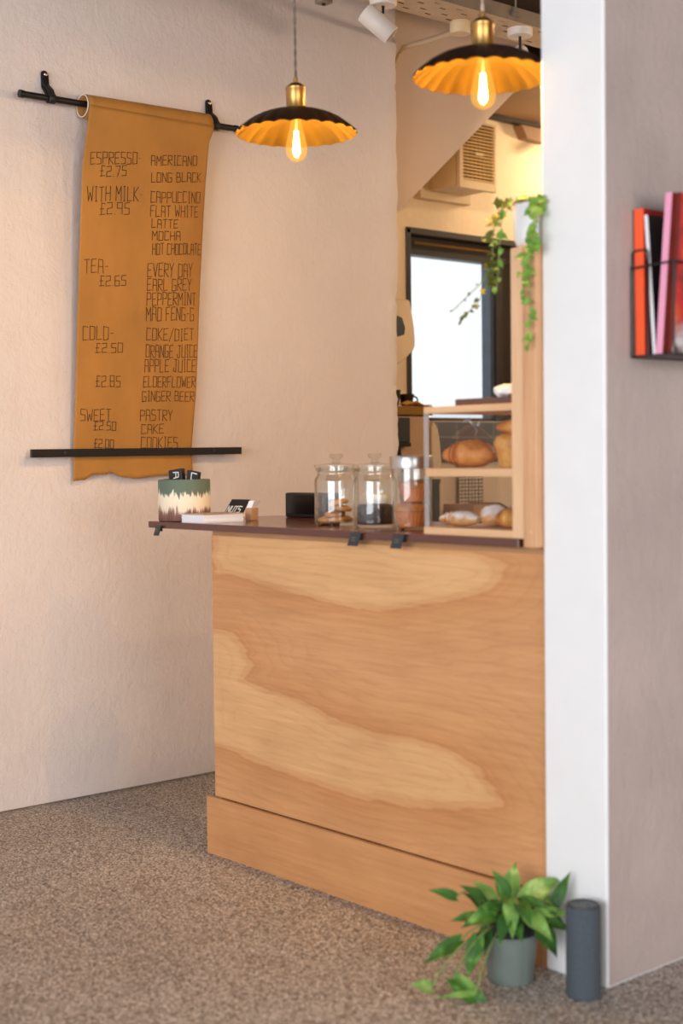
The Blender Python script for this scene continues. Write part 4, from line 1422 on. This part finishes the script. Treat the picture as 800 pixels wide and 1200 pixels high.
def muffin(loc, label):
    t = thing('muffin', loc, label, 'muffin', 'muffins in the metal lidded jar')
    x, y, z = loc
    n = 96
    MB().lathe([(.0005, 0), (.036, 0), (.048, .042), (.047, .043), (.0005, .040)], loc, n, lambda a, r, h, j: (r * (1 + (.025 * math.sin(a * 24) if r > .01 else 0)), h)).build('baking_cup', M_MUFCUP, t, smooth=True)
    MB().lathe([(.044, .041), (.050, .046), (.049, .056), (.039, .066), (.021, .071), (.0005, .072)], loc, 48, lambda a, r, h, j: (r * (1 + .05 * mnoise.noise((math.cos(a) * 2, math.sin(a) * 2, j))), h + .002 * mnoise.noise((a * 3, j, 0)))).build('top', M_MUFFIN, t, smooth=True)
    return t


muffin((J3[0] + .000, J3[1] - .001, WT + .0085), 'lower muffin sitting at the bottom of the metal lidded jar')
mf = thing('muffin', (J3[0] + .010, J3[1] + .004, WT + .082), 'upper muffin resting on the other in the metal lidded jar', 'muffin', 'muffins in the metal lidded jar')
for ch in [k for k in bpy.data.objects if k.parent and k.parent.name == 'muffin']:
    c = ch.copy()
    COL.objects.link(c)
    c.parent = mf
mf.scale = (.86, .86, .86)

# ------------------------------------------------------------------ small things on the worktop
PX, PY = -4.010, 2.767
plm = thing('dipped_pot', (PX, PY, WT), 'round pot dipped in green, cream and brown on the free end of the worktop', 'pot')
R = .0885
MB().lathe([(0, 0.0005), (R * .96, .0005), (R, .004), (R, .139), (R * .985, .142), (R * .93, .142), (R * .91, .138), (R * .91, .118), (0, .116)], (PX, PY, WT), 64).build('pot_body', dip_mat(), plm, smooth=True)
tagc = []


def letter_block(loc, ax, ay, az, ch, label, turn):
    t = thing('letter_block', loc, label, 'card', 'black letter cards in the dipped pot')
    c, ax, ay, az = map(Vector, (loc, ax, ay, az))
    MB().obox(c, ax, ay, az).build('card', M_CARD, t, bevel=.003)
    b = MB()
    u, v = ax.normalized(), az.normalized()
    fn = -ay.normalized()
    o = c + fn * (ay.length + .0008)
    h = .024
    for st in strokes(ch, .020, h):
        def place(p, q):
            p, q = p - .010, q - h / 2
            if turn:
                p, q = q, -p
            return o + u * (p + .006) + v * (q + .006)
        ribbon(b, st, .0038, place)
    b.build('letter', M_WHITEINK, t)


zt = WT + .142
letter_block((PX - .012, PY - .020, zt + .008), (.030, .006, .004), (-.002, .010, 0), (-.003, .0, .026), 'A', 'black card printed with a white A leaning in the dipped pot', True)
letter_block((PX + .042, PY + .010, zt + .004), (.020, .010, -.004), (-.006, .010, 0), (.004, .0, .024), 'C', 'black card printed with a curved white letter, behind the A card in the pot', False)
o = MB().obox((PX - .052, PY - .01, zt - .002), (.026, .004, 0), (-.003, .018, 0), (0, 0, .003)).build('card_strip', M_CARD, at=(PX - .052, PY - .01, zt - .002), bevel=.001)
tag(o, 'thin black strip lying across the rim of the dipped pot', 'card')

lf = thing('leaflet_stack', (-3.885, 2.80, WT), 'stack of white leaflets with printed top lying beside the dipped pot', 'leaflets')
for k in range(9):
    ox, oy = random.uniform(-.002, .002), random.uniform(-.002, .002)
    MB().obox((-3.853 + ox, 2.772 + oy, WT + .0018 + k * .0033), (.062, 0, 0), (0.001, .080, 0), (0, 0, .00155)).build('leaflet', M_LEAFLET if k < 8 else M_BROWNCARD, lf)

ch_ = thing('card_holder', (-3.87, 2.93, WT), 'leaning black printed card in a tan stand behind the leaflets', 'sign')
cx_, cy_, cz_ = -3.905, 2.905, WT + .036
lean = Vector((.012, .016, .034))
ux = Vector((.043, .006, 0))
MB().obox((cx_, cy_, cz_), ux, (-.0003, .0018, -.0008), lean).build('card', M_CARD, ch_)
b = MB()
for st in strokes('NUTS', .064, .024):
    ribbon(b, st, .0042, lambda p, q: Vector((cx_, cy_, cz_)) + ux.normalized() * (p - .036) + lean.normalized() * (q - .012) + Vector((.0, -.003, .0012)))
b.build('lettering', M_WHITEINK, ch_)
MB().obox((-3.840, 2.925, WT + .022), (.012, .004, 0), (-.006, .020, 0), (0, 0, .0215)).build('stand', M_CARDWOOD, ch_, bevel=.002)
MB().obox((-3.836, 2.929, WT + .055), (.009, .004, 0), (-.006, .018, .0), (.003, .004, .012)).build('card_stack', M_LEAFLET, ch_)

cr = thing('card_reader', (-3.86, 3.18, WT), 'black box shaped card reader standing at the rear of the worktop by the cookie jar', 'card reader')
MB().obox((-3.832, 3.185, WT + .044), (.106, .020, 0), (-.005, .022, 0), (0, 0, .0435)).build('housing', M_BLACK, cr, bevel=.006)
MB().obox((-3.827, 3.1615, WT + .046), (.094, .0177, 0), (-.0002, .0012, 0), (0, 0, .034)).build('screen', M_SCREEN, cr, bevel=.001)


def price_tag(x, z0, w_, h, label):
    t = thing('price_tag', (x, CY - .03, z0), label, 'tag', 'black price tags on the worktop edge')
    y = CY - .030
    # slanted slate on a folded clip hooked over the worktop edge
    sk = .009
    MB().prism([(x - w_ / 2 - sk, z0), (x + w_ / 2 - sk, z0), (x + w_ / 2 + sk, z0 + h), (x - w_ / 2 + sk, z0 + h)], 'y', y - .0022, y + .0008).build('slate', M_SLATE, t, bevel=.0008)
    MB().box(x + w_ * .2, x + w_ * .62, y + .0008, CY - .0225, z0 + h * .45, z0 + h * .98).build('clip', M_BLACK, t)
    for k in range(2):
        MB().box(x - w_ * .28, x + w_ * .16, y - .0026, y - .0022, z0 + h * (.42 + .2 * k), z0 + h * (.42 + .2 * k) + .0012).build('writing_line', M_GREYMET, t)


def ax(px):
    return px


price_tag(-4.030, 1.040, .030, .034, 'black price tag clipped under the free end of the worktop, below the dipped pot')
price_tag(-3.027, 1.045, .044, .038, 'black price tag on the worktop edge below the middle glass jar')
price_tag(-2.848, 1.045, .042, .040, 'black price tag on the worktop edge below the muffin jar')

# ------------------------------------------------------------------ plants
def leaf(b, base, d, nrm, L, W, droop=.25, fold=.18, heart=.25):
    """one leaf blade with a pointed tip, folded along the midrib and drooping"""
    base, d, nrm = Vector(base), Vector(d).normalized(), Vector(nrm)
    nrm = (nrm - d * nrm.dot(d)).normalized()
    s = d.cross(nrm)
    nu_, nv_ = 8, 6
    vs = []
    for i in range(nu_ + 1):
        t = i / nu_
        wid = W * (math.sin(PI * min(1, (t * .86 + .10)) ** .8)) * (1 - t) ** .35
        if i == nu_:
            wid = 0.0004
        back = heart * W * (1 - t) ** 6
        for j in range(nv_ + 1):
            q = (j / nv_ - .5) * 2
            p = base + d * (L * t - back * abs(q)) + s * (wid * q * .5) + nrm * (-droop * L * t * t + fold * wid * (abs(q)) + .02 * L * math.sin(t * 7 + q * 3))
            vs.append(p)
    b.add(vs, [(i * (nv_ + 1) + j, i * (nv_ + 1) + j + 1, (i + 1) * (nv_ + 1) + j + 1, (i + 1) * (nv_ + 1) + j) for i in range(nu_) for j in range(nv_)])


def bez(p0, p1, p2, n=12):
    p0, p1, p2 = Vector(p0), Vector(p1), Vector(p2)
    return [p0 * (1 - t) ** 2 + p1 * 2 * t * (1 - t) + p2 * t * t for t in [k / n for k in range(n + 1)]]


PC = Vector((-2.366, 2.586, 0))
po = thing('potted_pothos', PC, 'potted pothos with trailing leaves on the floor at the foot of the white pier', 'plant')


def facet(a, r, h, j):
    return r * (1 - .022 * (1 - abs(math.cos(a * 6)))), h


MB().lathe([(0, .0005), (.055, .0005), (.058, .004), (.0675, .118), (.069, .121), (.066, .121), (.064, .118), (.056, .02), (0, .018)], PC, 96, facet).build('outer_pot', M_POTGREEN, po, smooth=True)
MB().lathe([(0, .03), (.050, .03), (.060, .124), (.0675, .125), (.0680, .131), (.064, .133), (.066, .162), (.063, .162), (.060, .136), (.048, .045), (0, .044)], PC, 48).build('inner_pot', M_POTBLACK, po, smooth=True)
MB().lathe([(.0005, .150), (.035, .149), (.064, .146)], PC, 40, lambda a, r, h, j: (r, h + .004 * mnoise.noise((math.cos(a) * r * 90, math.sin(a) * r * 90, 0)))).build('soil', M_SOIL, po, smooth=True)
CR = Vector((.655, .755, 0))       # a horizontal axis along the counter-to-pier diagonal
TO = Vector((.755, -.655, 0))      # towards the room
# leaf: (tip base point offset along CR, towards room, height), direction, length, width, pale
LV = [
    (-.060, .02, .255, (-.3, .3, .5), .085, .050, 0), (-.030, .03, .265, (.1, .5, .25), .085, .052, 0), (-.005, .05, .245, (.0, .4, -.8), .105, .046, 1),
    (.035, .00, .260, (.5, -.1, .35), .110, .070, 1), (.045, .04, .235, (.8, .25, -.15), .10, .066, 0), (.030, .06, .215, (.5, .5, -.6), .10, .056, 1),
    (-.040, .06, .215, (-.9, .3, -.15), .100, .055, 0), (.000, -.03, .260, (.2, -.2, .8), .085, .056, 1), (-.050, .00, .235, (-.6, .0, .6), .07, .045, 0),
    (.060, .02, .200, (.6, .4, -.7), .085, .060, 0), (-.015, .065, .215, (-.2, .5, -.8), .09, .040, 0), (.015, .055, .24, (.2, .6, -.4), .08, .045, 0),
    (-.02, .03, .25, (-.5, .3, .2), .07, .045, 0), (.02, .03, .262, (.4, .3, .1), .07, .045, 0), (.0, .06, .20, (.2, .7, -.6), .07, .042, 0), (-.035, -.02, .25, (-.4, -.2, .5), .07, .045, 1), (.06, .05, .215, (.7, .4, -.4), .075, .05, 0), (-.07, .03, .225, (-.8, .1, .1), .07, .04, 0),
    (-.055, .04, .20, (-.4, .5, -.7), .08, .045, 0), (.05, -.02, .235, (.7, -.2, .2), .09, .06, 1), (-.01, .0, .27, (-.2, .1, .6), .07, .05, 0),
]
for (a, t_, z, dr, L, W, pale) in LV:
    base = PC + CR * a * 1.1 + TO * t_ + Vector((0, 0, z - (.035 if t_ > .045 else .062)))
    root = PC + CR * (a * .35) + TO * (t_ * .3) + Vector((0, 0, .145))
    MB().tube(bez(root, (root + base) / 2 + Vector((0, 0, .03)), base, 8), .0022, 6).build('stem', M_STEM, po, smooth=True)
    b = MB()
    dd = CR * dr[0] + TO * dr[1] + Vector((0, 0, dr[2] * (.45 if t_ > .045 else 1)))
    leaf(b, base, dd, Vector((0, 0, 1)) * .8 + TO * .6, L * (.85 if t_ > .045 else 1), W, .3)
    b.build('leaf', M_LEAF2 if pale else M_LEAF1, po, smooth=True)
# trailing stems with a leaf at the end: (end offset, mid lift, leaf direction, size, pale)
TR = [
    ((-.135, .03, .215), .12, (-.9, .1, .35), .070, .034, 0), ((-.128, .06, .118), .10, (-1, .3, -.45), .105, .048, 0), ((-.088, .075, .128), .06, (-.35, .5, -.9), .095, .050, 0),
    ((-.150, .12, .045), .10, (.75, .45, -.55), .135, .058, 0), ((-.205, .13, .028), .08, (-.6, .3, .25), .055, .040, 1), ((-.10, .15, .022), .05, (-.9, .3, .05), .10, .020, 1),
    ((.104, .03, .190), .10, (.42, .0, .9), .095, .038, 0), ((.062, .05, .185), .03, (.95, .1, -.05), .085, .036, 1),
]
for (e, lift, dr, L, W, pale) in TR:
    end = PC + CR * e[0] + TO * e[1] + Vector((0, 0, e[2]))
    root = PC + CR * (e[0] * .2) + TO * (.02) + Vector((0, 0, .145))
    mid = PC + CR * (e[0] * .72) + TO * (e[1] * .8) + Vector((0, 0, max(e[2], .10) + lift * .4))
    MB().tube(bez(root, mid, end, 14), .0024, 6).build('stem', M_STEM, po, smooth=True)
    b = MB()
    dd = CR * dr[0] + TO * dr[1] + Vector((0, 0, dr[2]))
    leaf(b, end, dd, Vector((0, 0, 1)) * .7 + TO * .7, L, W, .12)
    b.build('leaf', M_LEAF2 if pale else M_LEAF1, po, smooth=True)

# trailing ivy in a white pot on top of the upright board
VP = Vector((-2.408, 2.737, 1.8205))
iv = thing('trailing_ivy', VP, 'ivy spilling from a white pot on top of the tall wooden board', 'plant')
MB().lathe([(0, 0), (.034, 0), (.042, .006), (.0485, .022), (.0500, .050), (.0490, .108), (.046, .109), (.046, .06), (.040, .02), (0, .015)], VP, 40).build('pot', M_POTWHITE, iv, smooth=True)
MB().lathe([(.047, .107), (.0505, .107), (.0508, .112), (.046, .113), (.045, .108)], VP, 40, lambda a, r, h, j: (r, h + .001 * math.sin(a * 9))).build('pot_rim', M_RIMB, iv, smooth=True)
MB().lathe([(.0005, .098), (.045, .096)], VP, 24).build('soil', M_SOIL, iv, smooth=True)
rng = random.Random(5)


def strand(pts, nleaf, size, m, name='strand', spread=.016, t0=.12):
    path = []
    for i in range(len(pts) - 1):
        a, c = Vector(pts[i]), Vector(pts[i + 1])
        for k in range(6):
            path.append(a.lerp(c, k / 6))
    path.append(Vector(pts[-1]))
    # smooth
    for _ in range(3):
        path = [path[0]] + [(path[i - 1] + path[i] * 2 + path[i + 1]) / 4 for i in range(1, len(path) - 1)] + [path[-1]]
    s_ = MB().tube(path, .0013, 5).build('stem', M_STEM, iv, smooth=True)
    b = MB()
    for k in range(nleaf):
        t = t0 + (1 - t0) * (k + .5) / nleaf
        i = min(len(path) - 1, int(t * len(path)))
        p = path[i]
        d = Vector((rng.uniform(-1, 1), rng.uniform(-1, .6), rng.uniform(-1.1, .3)))
        L = size * rng.uniform(.75, 1.2) * (1 - .45 * t)
        off = Vector((rng.uniform(-1, 1), rng.uniform(-.8, .4), rng.uniform(-.5, .5))) * spread * (1 - .5 * t)
        leaf(b, p + off, d, Vector((.6, -.7, .5)), L, L * .85, .25, .12, .3)
    b.build('foliage', m, iv, smooth=True)


rim = VP + Vector((0, 0, .112))
L0 = [rim + Vector((-.02, -.02, 0)), (-2.452, 2.70, 1.945), (-2.478, 2.672, 1.90), (-2.480, 2.665, 1.84), (-2.478, 2.66, 1.78), (-2.486, 2.66, 1.725)]
strand(L0, 26, .034, M_IVYLIT, spread=.022)
strand([Vector(p) + Vector((.012, .012, 0)) for p in L0], 16, .030, M_IVY, spread=.020)
strand([(-2.478, 2.66, 1.80), (-2.484, 2.66, 1.75), (-2.515, 2.66, 1.70), (-2.555, 2.66, 1.672), (-2.590, 2.66, 1.645)], 13, .022, M_IVYLIT, spread=.010, t0=.2)
strand([(-2.478, 2.66, 1.80), (-2.495, 2.65, 1.742), (-2.535, 2.64, 1.712), (-2.600, 2.64, 1.672)], 6, .014, M_IVYLIT, spread=.006, t0=.4)
R0 = [rim + Vector((.02, -.03, 0)), (-2.354, 2.700, 1.935), (-2.348, 2.672, 1.89), (-2.348, 2.665, 1.82), (-2.352, 2.66, 1.74), (-2.348, 2.66, 1.66), (-2.354, 2.66, 1.60), (-2.358, 2.66, 1.565)]
strand(R0, 30, .034, M_IVY, spread=.020)
strand([(-2.348, 2.665, 1.87), (-2.362, 2.66, 1.79), (-2.378, 2.66, 1.73), (-2.370, 2.66, 1.69)], 9, .028, M_IVY, spread=.012)
strand([rim + Vector((.03, -.025, 0)), (-2.332, 2.685, 1.93), (-2.334, 2.66, 1.86), (-2.337, 2.655, 1.80)], 12, .036, M_IVY, spread=.016)

# ------------------------------------------------------------------ speaker on the floor
SP = Vector((-2.172, 2.632, 0))
sp = thing('smart_speaker', SP, 'tall charcoal fabric cylinder speaker standing on the floor at the corner of the white pier', 'speaker')
MB().lathe([(0, .0005), (.039, .0005), (.0415, .004), (.042, .010), (.042, .214), (.0415, .219), (.038, .221)], SP, 56, lambda a, r, h, j: (r, h)).build('body', M_SPEAKER, sp, smooth=True)
MB().lathe([(.0385, .2205), (.038, .2235), (.034, .224), (.033, .2225), (0, .2225)], SP, 56).build('top', M_SPKTOP, sp, smooth=True)
MB().lathe([(.034, .2242), (.036, .2248), (.037, .2242)], SP, 48).build('light_ring', M_SLATE, sp, smooth=True)
for a in (0, PI):
    MB().lathe([(0, .2226), (.004, .2226), (.004, .2236), (0, .2238)], SP + Vector((.016 * math.cos(a), .016 * math.sin(a), 0)), 14).build('button', M_SLATE, sp, smooth=True)

# ------------------------------------------------------------------ magazine rack on the pier's side
RW = -2.157
ry0, ry1, rz0, rz1 = 2.803, 3.13, 1.533, 1.752
rk = thing('wire_rack', (RW, 2.95, rz0), 'black wire magazine rack fixed to the plastered side of the pier', 'rack')
xo = -2.030
b = MB()


def wire(pts, r=.0026, closed=False):
    MB().tube(pts, r, 8, closed=closed).build('wire', M_BLACK, rk, smooth=True)


wire([(RW + .003, ry0, rz1 - .006), (xo, ry0, rz1), (xo, ry1, rz1), (RW + .003, ry1, rz1 - .006)])
wire([(RW + .003, ry0, rz1), (RW + .004, ry0, rz0), (xo, ry0, rz0), (xo, ry0, rz1)], .0024)
wire([(RW + .003, ry1, rz1), (RW + .004, ry1, rz0), (xo, ry1, rz0), (xo, ry1, rz1)], .0024)
wire([(RW + .004, ry0, rz0), (RW + .004, ry1, rz0), (xo, ry1, rz0), (xo, ry0, rz0), ], .003)
for k in range(1, 8):
    yy = ry0 + (ry1 - ry0) * k / 8
    if k in (2, 4, 6):
        wire([(xo, yy, rz1), (xo, yy, rz0), (RW + .004, yy, rz0)], .0018)
for yy in (ry0 + .004, ry1 - .05):
    wire([(RW + .004, yy, rz1), (RW + .004, yy, rz1 + .030), (RW + .010, yy, rz1 + .036), (RW + .045, yy, rz1 + .036), (RW + .05, yy, rz1 + .028), (RW + .05, yy, rz0 + .002)], .0024)
MB().box(RW + .006, xo - .003, ry0 + .002, ry1 - .002, rz0 - .001, rz0 + .003).build('floor_plate', M_BLACK, rk)


def mag(name, x0, x1, y0, y1, z0, z1, dx_top, m_spine, m_cover, label, cat='magazine', m_page=M_LEAFLET):
    """bound copy standing on edge, spine towards the room, leaning by dx_top"""
    t = thing(name, ((x0 + x1) / 2, (y0 + y1) / 2, z0), label, cat, 'reading matter in the wire rack')

    def slab(nm, xa, xb, ya, yb, za, zb, m):
        def sh(z):
            return dx_top * (z - z0) / (z1 - z0)
        vs = [(x + sh(z), y, z) for z in (za, zb) for y in (ya, yb) for x in (xa, xb)]
        MB().add(vs, [(0, 2, 3, 1), (4, 5, 7, 6), (0, 1, 5, 4), (2, 6, 7, 3), (0, 4, 6, 2), (1, 3, 7, 5)]).build(nm, m, t)
    c = min(.0015, (x1 - x0) * .15)
    slab('spine', x0, x1, y0, y0 + .002, z0, z1, m_spine)
    slab('cover', x1 - c, x1, y0 + .002, y1, z0, z1, m_cover)
    slab('back_cover', x0, x0 + c, y0 + .002, y1, z0, z1, m_cover)
    slab('pages', x0 + c, x1 - c, y0 + .002, y1 - .003, z0 + .002, z1 - .002, m_page)
    return t


zb = rz0 + .0035
M_OR = mat('orange_cloth', (250, 92, 44), .5, var=.03)
M_RED = mat('red_board', (176, 24, 18), .45, var=.06)
M_PINK = mat('pink_spine', (238, 160, 190), .5, var=.03)
M_BLK = mat('black_cover', (34, 28, 28), .4, var=.3, vscale=18)
M_BRN = mat('dark_red_cover', (112, 34, 26), .4, var=.3, vscale=14)
mag('book', RW + .009, RW + .036, 2.812, 3.02, zb, zb + .352, -.004, M_OR, M_RED, 'thick book with a bright orange spine nearest the wall in the wire rack', 'book')
mag('magazine', RW + .058, RW + .067, 2.814, 3.03, zb, zb + .335, -.024, M_LEAFLET, M_BLK, 'slim white spined magazine with a black cover leaning in the wire rack')
mag('magazine', RW + .069, RW + .087, 2.810, 3.02, zb, zb + .378, .030, M_PINK, M_BRN, 'pink spined magazine standing tallest in the wire rack')
mag('magazine', RW + .089, RW + .102, 2.828, 3.05, zb, zb + .378, .0285, M_BRN, cover_mat(), 'red and orange pictorial magazine at the outside of the wire rack')
